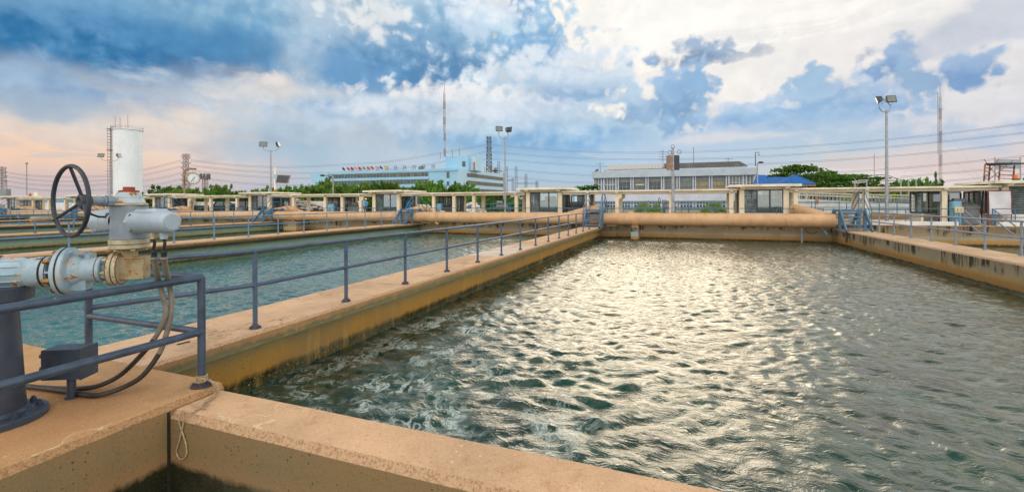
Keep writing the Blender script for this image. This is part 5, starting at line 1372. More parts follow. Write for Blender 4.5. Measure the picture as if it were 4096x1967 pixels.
for px in (1862, 1887, 1909):
    q = atD(px, 678, 148); root = thing('cooling_tower', ['yellow green', 'mint green', 'pale green'][(1862, 1887, 1909).index(px)] + ' domed cooling tower on the blue building roof', 'cooling tower', (q.x, q.y, 11.1), 'domed cooling towers on the blue building')
    m = MB().lathe((q.x, q.y, 11.1), (0,0,1), [(0,1.15),(.6,1.25),(1.3,1.1),(1.7,.75),(1.75,.45),(2.0,.45),(2.0,0)], 18); m.build('shell', M_ct, root)
    m = MB().cyl((q.x, q.y, 13.1), (q.x, q.y, 13.7), .2, 8); m.build('motor', M_lampb, root)
for px in (1402, 1433, 1467, 1502, 1540, 1575, 1611, 1649, 1688, 1726):
    b0 = line_at(bL, bC, px); dd = (-SA*b0.x + CA*b0.y); m = MB(); p = flat(b0) + v*1.0
    w = .45
    for s in (-w, w): m.cyl(p + u*s + Vector((0,0,11.1)), p + u*s + Vector((0,0,12.6)), .07, 4)
    for z in (11.3, 12.0, 12.6): m.cyl(p - u*w + Vector((0,0,z)), p + u*w + Vector((0,0,z)), .05, 4)
    m.cyl(p - u*w + Vector((0,0,11.3)), p + u*w + Vector((0,0,12.0)), .05, 3); m.cyl(p + u*w + Vector((0,0,12.0)), p - u*w + Vector((0,0,12.6)), .05, 3)
    m.build('net_frame', M_latt, bb)
for px, z1 in ((1929, 14.2), (1972, 13.6), (1992, 13.2)):
    p = line_at(bC, bR, px) - oR*1; m = MB(); lattice(m, (p.x, p.y, 11.1), z1, .8, .7, 5, .07, False); m.build('lattice_frame', M_latt, bb)
q = line_at(bL, bC, 1671); m = MB().lathe(flat(q) + v*2 + Vector((0,0,11.5)), (.3,-.7,.6), [(0,0),(.15,.5),(.35,.9),(.36,.88),(.16,.45),(.05,0)], 16); m.build('satellite_dish', M_latt, bb)
FC = [('navy', '28386c'), ('red', 'cc3030'), ('striped red white and blue', 'a03048'), ('pink', 'd890a0'), ('bright red', 'd02028'), ('green', '5c9c40'), ('rose', 'c06078'), ('crimson', 'b83040'), ('white and red', 'd8a0a4'), ('dark blue', '384880'), ('yellow', 'd8b840')]
for (nm, cc), px in zip(FC, (1367, 1386, 1400, 1417, 1431, 1449, 1465, 1482, 1500, 1517, 1535)):
    p = flat(line_at(bL, bC, px)) - oL*.2; root = thing('flag', 'small %s flag on the roof edge of the blue building' % nm, 'flag', (p.x, p.y, 11.2), 'row of flags on the blue building')
    m = MB().cyl(p + Vector((0,0,11.1)), p + Vector((0,0,12.9)), .05, 5); m.build('pole', M_wht, root)
    m = MB(); vs = []; fs = []
    for i in range(5):
        for j in range(3): vs.append(p + u*(.25*i+.05) + v*(.12*math.sin(i*1.8+j)) + Vector((0,0,12.85 - .4*j - .07*i*i*.5)))
    for i in range(4):
        for j in range(2): a_ = i*3+j; fs.append((a_, a_+1, a_+4, a_+3))
    m.add(vs, fs, True); m.build('flag_cloth', paint('flag_'+nm.replace(' ', '_'), cc, None, 3, .7), root)
for px, cc, nm in ((1943, 'e0b020', 'yellow'), (1962, 'e0b020', 'golden'), (1981, 'd04858', 'pink red'), (2004, 'e0b020', 'amber')):
    p = flat(line_at(bC, bR, px)) - oR*.3; o = MB().obox(p + Vector((0,0,12.0)), v*.25, oR*.03, Vector((0,0,.75))).build('banner', paint('banner_'+nm.replace(' ', '_'), cc, None, 2, .7)); tag(o, 'small upright %s banner on the roof edge facing right' % nm, 'banner', 'banners on the blue building')

# ================= white office building
M_off = paint('pale_lavender_wall', 'ccd4e2', 'bec8d8', .3, .75, 0, .0, .05, dirt=.3)
M_offp = paint('grey_parapet', 'b6c4d0', 'a8b6c4', .4, .8, 0, .0, .05, dirt=.35)
M_panel = paint('grey_window_panel', '8c969a', '7c8890', .4, .6)
M_wing = paint('office_window_glass', '5a6a70', '848c80', .35, .12)
M_warm = paint('warm_lit_curtain', 'a49870', '8c8464', .4, .3)
oA = atD(2371, 700, 120); oB = atD(3029, 700, 107); oo = outn(oA, oB); ou = flat(oB-oA).normalized()
ob = thing('office_building', 'white and grey two storey office building with long parapet and corrugated roof', 'building', (oA.x, oA.y, -.1))
bk = -oo*14
oA2 = line_at(oA, oB, 2378)
m = MB().prism([flat(oA2)+Vector((0,0,-.1)), flat(oB - ou*.6)+Vector((0,0,-.1)), flat(oB - ou*.6 + bk)+Vector((0,0,-.1)), flat(oA2 + bk)+Vector((0,0,-.1))], (0,0,8.2)); m.build('wall', M_off, ob)
m = MB().prism([flat(oA + oo*1.2)+Vector((0,0,7.75)), flat(oB + oo*1.2)+Vector((0,0,7.75)), flat(oB + bk*1.05)+Vector((0,0,7.75)), flat(oA + bk*1.05)+Vector((0,0,7.75))], (0,0,1.63)); m.build('parapet', M_offp, ob)
# corrugated gable roof
def fx(px): return flat(line_at(oA, oB, px))
e0, e1 = fx(2406) - oo*2, fx(3000) - oo*2; r0, r1 = fx(2430) - oo*6.5, fx(2975) - oo*6.5; g0, g1 = fx(2406) - oo*11, fx(3000) - oo*11
m = MB().prism([fx(2412)-oo*2.3+Vector((0,0,9.3)), fx(2995)-oo*2.3+Vector((0,0,9.3)), fx(2995)-oo*10.6+Vector((0,0,9.3)), fx(2412)-oo*10.6+Vector((0,0,9.3))], (0,0,.7)); m.build('roof_wall', M_off, ob)
M_cor = None
m_, t_, b__ = newmat('corrugated_roof'); Pp = t_.n('ShaderNodeNewGeometry').outputs['Position']
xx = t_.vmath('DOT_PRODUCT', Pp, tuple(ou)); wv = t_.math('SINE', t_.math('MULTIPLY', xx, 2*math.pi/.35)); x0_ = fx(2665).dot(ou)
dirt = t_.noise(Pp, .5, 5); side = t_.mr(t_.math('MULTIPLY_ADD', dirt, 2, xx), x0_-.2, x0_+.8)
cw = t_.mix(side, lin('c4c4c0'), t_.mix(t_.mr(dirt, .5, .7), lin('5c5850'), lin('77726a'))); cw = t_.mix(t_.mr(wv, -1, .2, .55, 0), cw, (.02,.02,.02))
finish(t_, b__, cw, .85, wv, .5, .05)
rid = 11.55
m = MB(); N = 150
def rp_(a, b_, c, d): # strip with corrugations
    vs = []; fs = []
    for i in range(N+1):
        k = i/N; dz = .06*(i % 2); vs += [a.lerp(b_, k) + Vector((0,0,dz)), c.lerp(d, k) + Vector((0,0,dz))]
    for i in range(N): fs.append((2*i, 2*i+2, 2*i+3, 2*i+1))
    m.add(vs, fs)
Z = lambda p, z: Vector((p.x, p.y, z))
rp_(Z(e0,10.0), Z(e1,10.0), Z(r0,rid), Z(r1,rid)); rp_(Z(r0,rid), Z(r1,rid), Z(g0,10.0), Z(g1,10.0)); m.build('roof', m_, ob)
cols = [2378, 2412, 2470, 2529, 2589, 2651, 2713, 2777, 2842, 2909, 2978, 3022]
for i, px in enumerate(cols):
    for s in ((-1, 1) if 0 < i < 11 else (0,)):
        p = fx(px) + ou*(.28*s) + oo*.35; m = MB().obox(p + Vector((0,0,3.85)), ou*.11, oo*.35, Vector((0,0,3.9))); m.build('pillar', M_off, ob)
m = MB().obox((fx(2378)+fx(3022))/2 + oo*.45 + Vector((0,0,2.85)), flat(fx(3022)-fx(2378))/2, oo*.5, Vector((0,0,1.15))); m.build('spandrel_band', M_off, ob)
def win_grid(a, b_, z0, z1, nx, nz, glm, off=.12, fr=M_off, fw=.09):
    d = (b_-a); out = oo
    m = MB(); wallquad(m, a + out*off, b_ + out*off, z0, z1, .05, out); w = m.build('window', glm, ob)
    m = MB()
    for k in range(nx+1): m.obox(a.lerp(b_, k/nx) + out*(off+.1) + Vector((0,0,(z0+z1)/2)), ou*fw, out*.12, Vector((0,0,(z1-z0)/2)))
    for k in range(nz+1): m.obox((a+b_)/2 + out*(off+.1) + Vector((0,0,z0+(z1-z0)*k/nz)), d/2, out*.13, Vector((0,0,fw*.9)))
    m.build('window_grid', fr, w)
for i in range(len(cols)-1):
    a, b_ = fx(cols[i]) + ou*.45, fx(cols[i+1]) - ou*.45
    if i in (0, 1, 9, 10): win_grid(a, b_, 4.3, 7.7, 2 if i in (0, 10) else 4, 2, M_wing)
    else:
        m = MB(); wallquad(m, a + oo*.15, b_ + oo*.15, 6.7, 7.75, .05, oo); m.build('upper_panel', M_panel, ob)
        win_grid(a, b_, 4.1, 6.6, 3, 2, (M_win, M_wing, M_win, M_wing, M_wing, M_warm, M_warm)[i-2], .12, M_mull, .04)
    win_grid(a, b_, .1, 1.6, 4, 2, paint('maroon_window', '5c3840', '384048', .5, .3) if i % 3 == 1 else M_win, .3)
o = MB().obox((fx(2540)+fx(2580))/2 + oo*.22 + Vector((0,0,5.9)), ou*.95, oo*.01, Vector((0,0,.05))).build('lit_strip', None, ob)
me_, te_, be_ = newmat('warm_tube_light'); be_.inputs['Emission Color'].default_value = (1,.55,.2,1); be_.inputs['Emission Strength'].default_value = 1.2; be_.inputs['Base Color'].default_value = (.8,.5,.2,1); o.data.materials.append(me_); o.name = 'lit_window_strip'
q = fx(2388) - oo*.5; m = MB().lathe(q + Vector((0,0,9.4)), (-.5,-.6,.5), [(0,0),(.05,.25),(.2,.6),(.35,.8),(.37,.78),(.22,.55),(.1,0)], 18); m.build('satellite_dish', M_latt, ob)
for px, y0, y1, n in ((2652, 600, 645, 4), (2775, 590, 650, 0), (2401, 650, 688, 1), (2913, 632, 655, 1)):
    a = atD(px, y1+6, 113); b_ = atD(px, y0, 113); m = MB().cyl(a, b_, .06, 4)
    for k in range(n): p = b_.lerp(a, .15+k*.2); m.cyl(p - r_*1.1, p + r_*1.1, .04, 3)
    m.build('aerial', M_latt, ob)
# ================= blue tiled roofs
m_, t_, b__ = newmat('blue_roof_tiles'); Pp = t_.n('ShaderNodeNewGeometry').outputs['Position']
br = t_.n('ShaderNodeTexBrick', ins={'Scale': 2.2, 'Mortar Size': .035, 'Brick Width': .5, 'Row Height': .32, 'Color1': (*lin('2f78c4'), 1), 'Color2': (*lin('2060ac'), 1), 'Mortar': (*lin('1c3c70'), 1)})
sz = t_.n('ShaderNodeSeparateXYZ', ins={0: Pp}); hx = t_.vmath('DOT_PRODUCT', Pp, (CA, SA, 0)); t_.L.new(t_.n('ShaderNodeCombineXYZ', ins={0: hx, 1: t_.math('MULTIPLY', sz.outputs[2], 1.6), 2: 0.}).outputs[0], br.inputs[0])
finish(t_, b__, br.outputs[0], .8, br.outputs[1], -.4, .03); b__.inputs['Specular IOR Level'].default_value = .2; M_tile = m_
bh = thing('blue_roofed_house', 'low house with a bright blue tiled roof and pointed porch roof beside the office', 'house', tuple(atD(3140, 760, 88).xy) + (-.1,))
def B_(px, py, d): return atD(px, py, d)
m = MB(); ea, eb = B_(3010, 738, 84), B_(3165, 738, 84); ra, rb = B_(3028, 699, 90), B_(3160, 708, 92); rm = B_(3065, 700, 90); rm2 = B_(3070, 709, 91)
m.add([ea, B_(3078, 738, 84), rm, ra], [(0,1,2,3)]); m.add([B_(3076, 738, 84.5), eb, rb, rm2], [(0,1,2,3)])
m.build('roof', M_tile, bh)
ap = B_(3177, 699, 88); q1, q2, q3, q4 = B_(3116, 737, 84), B_(3264, 735, 84), B_(3236, 733, 94), B_(3120, 733, 94)
m = MB().add([q1, q2, q3, q4, ap], [(0,1,4),(1,2,4),(2,3,4),(3,0,4)]); m.build('porch_roof', M_tile, bh)
m = MB()
for p in (q1, q2): m.cyl(p, ap, .12, 6)
m.cyl(q1 + Vector((0,0,.02)), q2 + Vector((0,0,.02)), .1, 6); m.build('roof_ridge', paint('blue_ridge', '2c5c9c', '24508c', 2, .5), bh)
m = MB().add([q1 - Vector((0,0,.02)), q2 - Vector((0,0,.02)), q3 - Vector((0,0,.02)), q4 - Vector((0,0,.02)), q1 - Vector((0,0,.45)), q2 - Vector((0,0,.45)), q3 - Vector((0,0,.45)), q4 - Vector((0,0,.45))], [(0,1,5,4),(1,2,6,5),(7,6,5,4)][:3]); m.build('eaves', paint('brown_eaves', '8c7468', '705c54', 2, .7), bh)
for px, d in ((3196, 85), (3205, 92), (3215, 92), (3226, 85), (3126, 86), (3150, 86)):
    p = B_(px, 740, d); m = MB().cyl((p.x, p.y, -.1), (p.x, p.y, p.z), .17, 8); m.build('column', M_wht, bh)
m = MB(); a, b_ = B_(3015, 750, 88), B_(3110, 750, 88); wallquad(m, a, b_, -.1, 4.6, .3, outn(a, b_)); m.build('wall', M_whitew, bh)
# ================= white ramp with balustrade
rmpa = [(3120, 785, 62), (3200, 788, 60), (3300, 792, 57), (3400, 796, 54), (3500, 800, 51), (3600, 804, 48), (3642, 806, 47)]
ramp = thing('ramp', 'long white ramp with a post and rail balustrade, sloping down to the right', 'ramp', tuple(atD(3400, 800, 54).xy) + (-.1,))
m = MB(); T = [atD(*p) for p in rmpa]
for a, b_ in zip(T[:-1], T[1:]):
    a0, b0 = a - Vector((0,0,.25)), b_ - Vector((0,0,.25)); w = f_*2.5
    m.add([Z(a0,-.1), Z(b0,-.1), b0, a0, Z(a0,-.1)+w, Z(b0,-.1)+w, b0+w, a0+w], [(0,1,2,3),(3,2,6,7),(5,4,7,6)])
m.add([Z(T[-1],-.1), Z(T[-1],-.1)+f_*2.5, T[-1]-Vector((0,0,.25))+f_*2.5, T[-1]-Vector((0,0,.25))], [(0,1,2,3)])
m.build('ramp_wall', M_whitew, ramp)
m = MB()
for o_ in (0, 2.4):
    for a, b_ in zip(T[:-1], T[1:]):
        for h in (.3, .62): m.cyl(a + f_*o_ + Vector((0,0,h)), b_ + f_*o_ + Vector((0,0,h)), .04, 5)
m.build('handrail', M_cream, ramp)
for o_ in (0, 2.4):
    for i in range(40):
        k = i/39*(len(T)-1); j = min(int(k), len(T)-2); p = T[j].lerp(T[j+1], k-j) + f_*o_; m = MB().box((p.x-.035, p.y-.035, p.z-.25), (p.x+.035, p.y+.035, p.z+.62)); m.build('baluster', M_galv, ramp)
o = MB().prism([atD(3262, 795, 50), atD(3276, 794, 50), atD(3273, 818, 50), atD(3258, 817, 50)], f_*.05).build('notice_board', paint('orange_brown_board', 'b87c50', 'a06840', 5, .7)); tag(o, 'small orange brown board leaning in front of the white ramp', 'board')
# white perimeter wall on the left, small far structures
m = MB().box((-118, 46, -.1), (-37, 46.3, 1.82)); o = m.build('perimeter_wall', M_whitew); tag(o, 'long white perimeter wall behind the left canopies and the pickup', 'wall')
m = MB().prism([atD(163, 798, 95), atD(267, 799, 92), Z(atD(267, 799, 92), 1.5), Z(atD(163, 798, 95), 1.5)], f_*3); o = m.build('blue_shed', paint('sky_blue_sheet', '68a0cc', '5890c0', 1, .6)); tag(o, 'sky blue corrugated shed wall behind the white perimeter wall', 'shed')
for (px, y0, y1, w_, cc, nm) in ((243, 785, 797, 22, '2c8484', 'teal green'), (258, 789, 798, 34, '2c60b0', 'royal blue'), (207, 791, 798, 18, '2870a8', 'bright blue')):
    p = atD(px, y1, 100); h = atD(px, y0, 100).z; w = w_/F*50
    m = MB().add([p - r_*w, p + r_*w, p + r_*w + f_*3, p - r_*w + f_*3, Z(p + f_*1.5, h)], [(0,1,4),(1,2,4),(2,3,4),(3,0,4)]); o = m.build('canopy_tent', paint('tent_'+nm.replace(' ', '_'), cc, None, 2, .7)); tag(o, 'small %s tent roof beyond the white wall at the far left' % nm, 'tent')
p = atD(14, 780, 120); o = MB().obox(p + Vector((0,0,.3)), r_*1.4, f_*.6, Vector((0,0,1.3))).build('grey_block', M_panel); tag(o, 'small grey block structure below the pylon at the left edge', 'structure')
# red-brown sign post with pale marks
p = atD(208, 845, 68); sg = thing('sign_post', 'red brown upright sign panel with pale writing behind the handwheel', 'sign', (p.x, p.y, -.1))
m = MB().obox(Z(p, .95), r_*.32, f_*.05, Vector((0,0,1.0))); m.build('panel', paint('sign_red', '8c3c34', '7c342c', 3, .6), sg)
m = MB()
for k in range(4): m.torus(Z(p, 1.7-.22*k) - f_*.06, -f_, .10, .022, 12, 4)
m.build('lettering', M_wht, sg)
# orange beacons
for px, y_, Y, lb in ((121, 777, 32.5, 'small orange beacon on the leftmost kiosk roof'), (4061, 712, 33.4, 'orange beacon on the roof of the rightmost kiosk')):
    p = atY(px, y_, Y); root = thing('beacon', lb, 'beacon', (p.x, p.y, 2.66), 'orange beacons'); m = MB().lathe((p.x, p.y, 2.66), (0,0,1), [(0,.1),(.1,.1),(.12,.12),(.32,.12),(.35,.08),(.35,0)], 12); m.build('lens', paint('beacon_orange', 'e07020', 'd06018', 3, .3), root); m = MB().cyl((p.x, p.y, 2.64), (p.x, p.y, 2.8), .13, 10); m.build('beacon_base', M_lampb, root)
p = atY(144, 769, 33); o = MB().cyl((p.x, 33, 2.6), tuple(p), .2, 10).build('vent_stack', M_cream); tag(o, 'short stubby vent stack behind the leftmost kiosk roof', 'vent')
# billboard
p = atD(4030, 657, 60); bbd = thing('billboard', 'blank grey billboard on two tall posts at the upper right', 'billboard', (p.x, p.y, -.1))
m = MB().obox(p, r_*1.6, f_*.06, Vector((0,0,.62))); m.build('panel', paint('billboard_grey', 'a0a8b4', '909aa6', 1, .6), bbd)
for s in (-1.65, 1.7): m = MB().cyl(Z(p + r_*s, -.1), p + r_*s + Vector((0,0,.9)), .07, 6); m.build('post', M_galv, bbd)
# arch truss, sign frame and gate posts at the right
m = MB(); A_ = [atD(x, y, 100) for x, y in ((3440, 722), (3475, 706), (3510, 700), (3550, 702), (3590, 715), (3625, 726))]; B2 = [atD(3435, 724, 100), atD(3630, 724, 100)]
m.tube(spl(A_, 3), .08, 5); m.cyl(B2[0], B2[1], .07, 5)
for k in range(1, 5): q = A_[k]; m.cyl(q, Z(q, B2[0].z), .05, 4); m.cyl(Z(q, B2[0].z), A_[k+1], .04, 4)
ar = thing('arch_truss', 'thin steel arch truss spanning behind the right floodlight pole', 'arch', tuple(atD(3535, 800, 100).xy) + (-.1,)); m.build('truss', M_latt, ar)
for px in (3460, 3612): q = atD(px, 724, 100); m = MB().cyl(Z(q, -.1), q, .09, 6); m.build('leg', M_latt, ar)
sf = thing('steel_gantry', 'striped steel frame on two posts before the spreading trees', 'gantry', tuple(atD(3450, 800, 55).xy) + (-.1,))
for px in (3420, 3467): q = atD(px, 718, 55); m = MB().cyl(Z(q, -.1), q, .07, 6); m.build('post', M_galv, sf)
m = MB(); a, b_ = atD(3420, 724, 55), atD(3467, 719, 55); m.cyl(a, b_, .04, 5); m.cyl(a - Vector((0,0,.28)), b_ - Vector((0,0,.28)), .04, 5)
for k in range(9): m.cyl(a.lerp(b_, k/9) - Vector((0,0,.28)), a.lerp(b_, (k+1)/9), .03, 4)
m.build('truss', M_wht, sf)
gt = thing('post_frame', 'three tall pale posts joined by a crossbar left of the right control room', 'frame', tuple(atD(3634, 800, 50).xy) + (-.1,))
for px, y_ in ((3603, 722), (3634, 720), (3665, 716)): q = atD(px, y_, 50); m = MB().cyl(Z(q, -.1), q, .07, 6); m.build('post', M_galv, gt)
m = MB().cyl(atD(3600, 783, 50), atD(3668, 782, 50), .05, 6); m.build('crossbar', M_wht, gt)

# far decks and railings behind the gallery
for i, (xa, xb, Y, z) in enumerate(((-24, 8, 40.5, .45), (-20, 11, 46, .55), (7, 24, 40.5, .45), (10, 30, 46, .55))):
    o = MB().box((xa, Y, -.1), (xb, Y+.6, z)).build('low_wall', M_deck); tag(o, ['low concrete wall just behind the central canopies', 'second low concrete wall farther behind the central canopies', 'low concrete wall behind the right canopy', 'second low concrete wall farther behind the right canopy'][i], 'low wall')
    railing(['blue railing on the low wall behind the central canopies', 'blue railing on the farther low wall behind the central canopies', 'blue railing on the low wall behind the right canopy', 'blue railing on the farther low wall behind the right canopy'][i], [(xa+.2, Y+.2), (xb-.2, Y+.2)], [(xa+.3+2.0*k, Y+.2) for k in range(int((xb-xa)/2))], M_bluefar, 1.0, .5, .03, 'blue railings behind the gallery', z, False)
# ================= vegetation
def leaf_mat(name, a, b_, c_):
    m, t, b = newmat(name); P = t.n('ShaderNodeNewGeometry').outputs['Position']
    n = t.noise(P, .9, 4); n2 = t.noise(P, 6, 3)
    oi = t.n('ShaderNodeObjectInfo').outputs['Random']
    col = t.mix(t.mr(n, .35, .65), lin(a), lin(b_)); col = t.mix(t.math('MULTIPLY', t.mr(n2, .5, .75), .7), col, lin(c_))
    hs = t.n('ShaderNodeHueSaturation', ins={'Hue': t.mr(oi, 0, 1, .48, .52, False), 'Value': t.mr(oi, 0, 1, .8, 1.2, False), 'Color': col})
    d = t.n('ShaderNodeBsdfDiffuse', ins={0: hs.outputs[0]}); tr = t.n('ShaderNodeBsdfTranslucent', ins={0: hs.outputs[0]})
    gl = t.n('ShaderNodeBsdfGlossy', ins={0: (.5,.55,.4,1), 'Roughness': .45})
    s = t.n('ShaderNodeMixShader', ins={0: .35, 1: d.outputs[0], 2: tr.outputs[0]}); s = t.n('ShaderNodeMixShader', ins={0: .04, 1: s.outputs[0], 2: gl.outputs[0]})
    t.L.new(s.outputs[0], t.N['Material Output'].inputs[0]); return m
M_leaf = leaf_mat('green_leaves', '74983c', '4a7028', 'a8b858'); M_leafd = leaf_mat('dark_leaves', '4c7c2c', '356022', '86a442'); M_leafy = leaf_mat('yellow_green_leaves', '98b42c', '74981f', 'c8d048')
M_bark = paint('bark', '6c5c4c', '54463a', 4, .9, bstr=.5)
def crown(kind, n, seed, ls):
    r = np.random.RandomState(seed); V_ = []; Fc = []
    cl = []
    if kind == 'bushy':
        for i in range(n):
            d = r.normal(size=3); d /= np.linalg.norm(d); rad = r.uniform(.45, 1)**.5; cl.append((d[0]*rad*.95, d[1]*rad*.95, .52 + d[2]*rad*.44, r.uniform(.13, .22)))
        for i in range(n//3): cl.append((r.uniform(-.85,.85), r.uniform(-.85,.85), .78+r.uniform(0,.28), .08))
    elif kind == 'rain':      # flat spreading tiers
        for tz, tr in ((.98,.35),(.93,.62),(.80,.85),(.72,1.05),(.55,.8),(.48,1.1),(.30,.85),(.12,.7)):
            for i in range(int(n/8)):
                a = r.uniform(0, 6.28); rad = tr*r.uniform(.15, 1)**.6; cl.append((math.cos(a)*rad, math.sin(a)*rad, tz - .08*rad*rad + r.uniform(-.03,.03), r.uniform(.10,.18)))
    elif kind == 'spire':
        for i in range(n): z = r.uniform(0,1); a = r.uniform(0,6.28); rad = (1-z)**.6*.24*r.uniform(.5,1); cl.append((math.cos(a)*rad, math.sin(a)*rad, z, .07))
    else:   # low shrub
        for i in range(n): a = r.uniform(0,6.28); rad = r.uniform(0,1)**.5; cl.append((math.cos(a)*rad, math.sin(a)*rad, (1-rad*rad)*.75*r.uniform(.5,1.1)+.05, r.uniform(.12,.2)))
    per = 46 if kind != 'spire' else 30
    for (x, y, z, s) in cl:
        fl = .22 if kind == 'rain' else .8
        P = r.normal(size=(per, 3))*np.array([s*.6, s*.6, s*.6*fl]) + np.array([x, y, z])
        D = r.normal(size=(per, 3)); D[:, 2] = np.abs(D[:, 2])*.6; E = r.normal(size=(per, 3))
        for p, d, e in zip(P, D, E):
            d = d/np.linalg.norm(d); e = np.cross(d, e); e = e/np.linalg.norm(e)
            k = ls*r.uniform(.6, 1.3); b0 = len(V_); f = np.cross(d, e)*k*.8; e = e*k*.5
            V_ += [p - f, p + e, p + f, p - e]; Fc.append((b0, b0+1, b0+2, b0+3))
    return V_, Fc
PROTO = {}
def tree(kind, px, ytop, d, wpx, label, group=None, mat=None, zb=-.1, variant=0):
    q = atD(px, ytop, d); H = q.z - zb; Wd = wpx/F*d/2
    key = (kind, variant)
    if key not in PROTO:
        V_, Fc = crown(kind, {'bushy': 70, 'rain': 120, 'spire': 60, 'shrub': 60}[kind], 11 + variant*7 + len(kind), {'bushy': .075, 'rain': .045, 'spire': .04, 'shrub': .07}[kind])
        m = MB(); m.add(V_, Fc); o = m.build('crown', M_leaf, None, at=(0,0,0)); me = o.data; bpy.data.objects.remove(o)
        t = MB(); r = random.Random(variant)
        t.tube([(0,0,0), (.02,.01,.25), (0,.03,.5)], .05, 8, radii=[.045,.035,.02])
        for k in range(6): a = k*1.05+r.random(); t.tube([(0,.01,.2+.04*k), (math.cos(a)*.3, math.sin(a)*.3, .45+.04*k), (math.cos(a)*.62, math.sin(a)*.62, .62+.05*k)], .02, 5, radii=[.022,.014,.006])
        o = t.build('trunk', M_bark, None, at=(0,0,0)); mt = o.data; bpy.data.objects.remove(o)
        PROTO[key] = (me, mt)
    me, mt = PROTO[key]
    root = thing('tree' if kind != 'shrub' else 'shrub', label, 'tree' if kind != 'shrub' else 'shrub', (q.x, q.y, zb), group, random.uniform(0, 6.28))
    for nm, dat, mm in (('crown', me, mat or M_leaf), ('trunk', mt, M_bark)):
        if kind == 'shrub' and nm == 'trunk': continue
        o = bpy.data.objects.new(nm, dat); COL.objects.link(o); o.parent = root; o.scale = (Wd, Wd, H*(.96 if kind == 'bushy' else 1))
        if nm == 'crown':
            o.material_slots[0].link = 'OBJECT'; o.material_slots[0].material = mm
    return root
rt = random.Random(3)
tl = [(590,776,80),(630,770,110),(668,752,120),(715,760,110),(760,758,120),(800,764,110),(845,757,120),(880,748,90),(915,762,110),(960,756,100),(1000,772,80),(1028,757,46),(1060,762,60),(1120,746,110),(1165,752,100),(1205,742,110),(1245,736,100),(1290,744,120),(1310,722,60),(1350,738,100),(1400,744,110),(1445,738,100),(1490,734,110),(1530,730,80),(1575,728,100),(1620,740,100),(1665,742,110),(1715,732,120),(1760,734,110),(1835,730,90),(1870,742,90),(1920,770,110),(1980,775,120),(2040,772,110)]
for i, (px, yt, w) in enumerate(tl):
    d = 72 + rt.uniform(-6, 9)
    tree('bushy', px, yt + rt.uniform(-2, 14), d, w*1.05, 'leafy green tree in the row behind the left and central canopies', 'green trees behind the canopies', (M_leaf, M_leaf, M_leafd)[i % 3], variant=i % 4)
for px, yt, w, d in ((1950, 780, 140, 58), (2020, 782, 120, 60), (2090, 784, 100, 60), (1520, 800, 60, 48), (1210, 808, 60, 50), (1360, 790, 90, 60)):
    tree('shrub', px, yt, d, w, 'dense dark green bush seen under the central canopy beams', 'dark bushes below the canopies', M_leafd, variant=1)
tree('rain', 3190, 666, 98, 300, 'large spreading tree with flat leafy tiers behind the blue pointed roof', None, M_leafd)
tree('rain', 3400, 703, 92, 330, 'wide spreading tree with low tiers right of the blue roof', None, M_leafd, variant=1)
tree('rain', 3110, 700, 104, 160, 'smaller spreading tree between the office building and the blue pointed roof', None, M_leafd, variant=2)
tree('rain', 3300, 690, 110, 220, 'darker spreading tree seen between the two wide ones', None, M_leafd, variant=3)
tree('spire', 3743, 692, 75, 70, 'narrow pointed evergreen tree above the right canopy', None, M_leafd)
tree('spire', 3588, 725, 70, 90, 'dark conical tree just right of the floodlight pole', None, M_leafd, variant=1)
for i, (px, yt, w, d) in enumerate(((3660, 724, 110, 85), (3710, 728, 110, 88), (3620, 738, 90, 85), (3985, 752, 60, 60), (4010, 760, 70, 62), (4085, 715, 60, 70))):
    tree('bushy', px, yt, d, w, 'rounded green tree behind the right canopy and covered frame', 'green trees at the right', M_leafd if i % 2 else M_leaf, variant=i % 4)
for i, (px, yt, w, d) in enumerate(((3520, 775, 80, 56), (3570, 768, 80, 60), (3620, 772, 80, 56), (3672, 766, 80, 57), (3710, 775, 70, 55), (3370, 770, 50, 75), (3410, 775, 70, 72), (2350, 775, 60, 80))):
    tree('shrub', px, yt, d, w, 'bright yellow green shrub at the foot of the right hand trees' if px > 3000 else 'yellow green shrub left of the office building', 'bright yellow green shrubs' if px > 3000 else None, M_leafy, variant=2)
for i, (px, yt, w, d) in enumerate(((2575, 800, 75, 62), (2625, 806, 40, 62), (2855, 802, 95, 62))):
    tree('shrub', px, yt, d, w, ['rounded green shrub in front of the office, left of the grey lamp post', 'small green shrub hugging the left of the grey lamp post', 'wide green shrub in front of the office right of the grey lamp post'][i], None, M_leafy, variant=3)
# palms left of the office building
for px, yt, w, lb in ((2330, 742, 34, 'small palm fronds left of the office building'), (2368, 738, 30, 'palm fronds touching the left corner of the office building')):
    q = atD(px, yt, 95); root = thing('palm_tree', lb, 'palm tree', (q.x, q.y, -.1)); m = MB().tube([(q.x, q.y, -.1), (q.x+.1, q.y, q.z-.8)], .16, 8); m.build('trunk', M_bark, root)
    m = MB(); c = Vector((q.x+.1, q.y, q.z-.8))
    for k in range(16):
        a = k*.8; up = .3+.9*((k*37) % 10)/10; pr = None; L = 1.9
        for i in range(7):
            s = i/6*L; p = c + Vector((math.cos(a)*s, math.sin(a)*s, up*s - .42*s*s)); sd_ = Vector((-math.sin(a), math.cos(a), -.5))*.28*math.sin(.4+i/6*2.6)
            cur = (p - sd_, p, p + Vector((math.sin(a), -math.cos(a), -.5))*.28*math.sin(.4+i/6*2.6)) 
            if pr: m.add([pr[0], cur[0], cur[1], pr[1], pr[2], cur[2]], [(0,1,2,3), (3,2,5,4)])
            pr = cur
    m.build('crown', M_leafd, root)

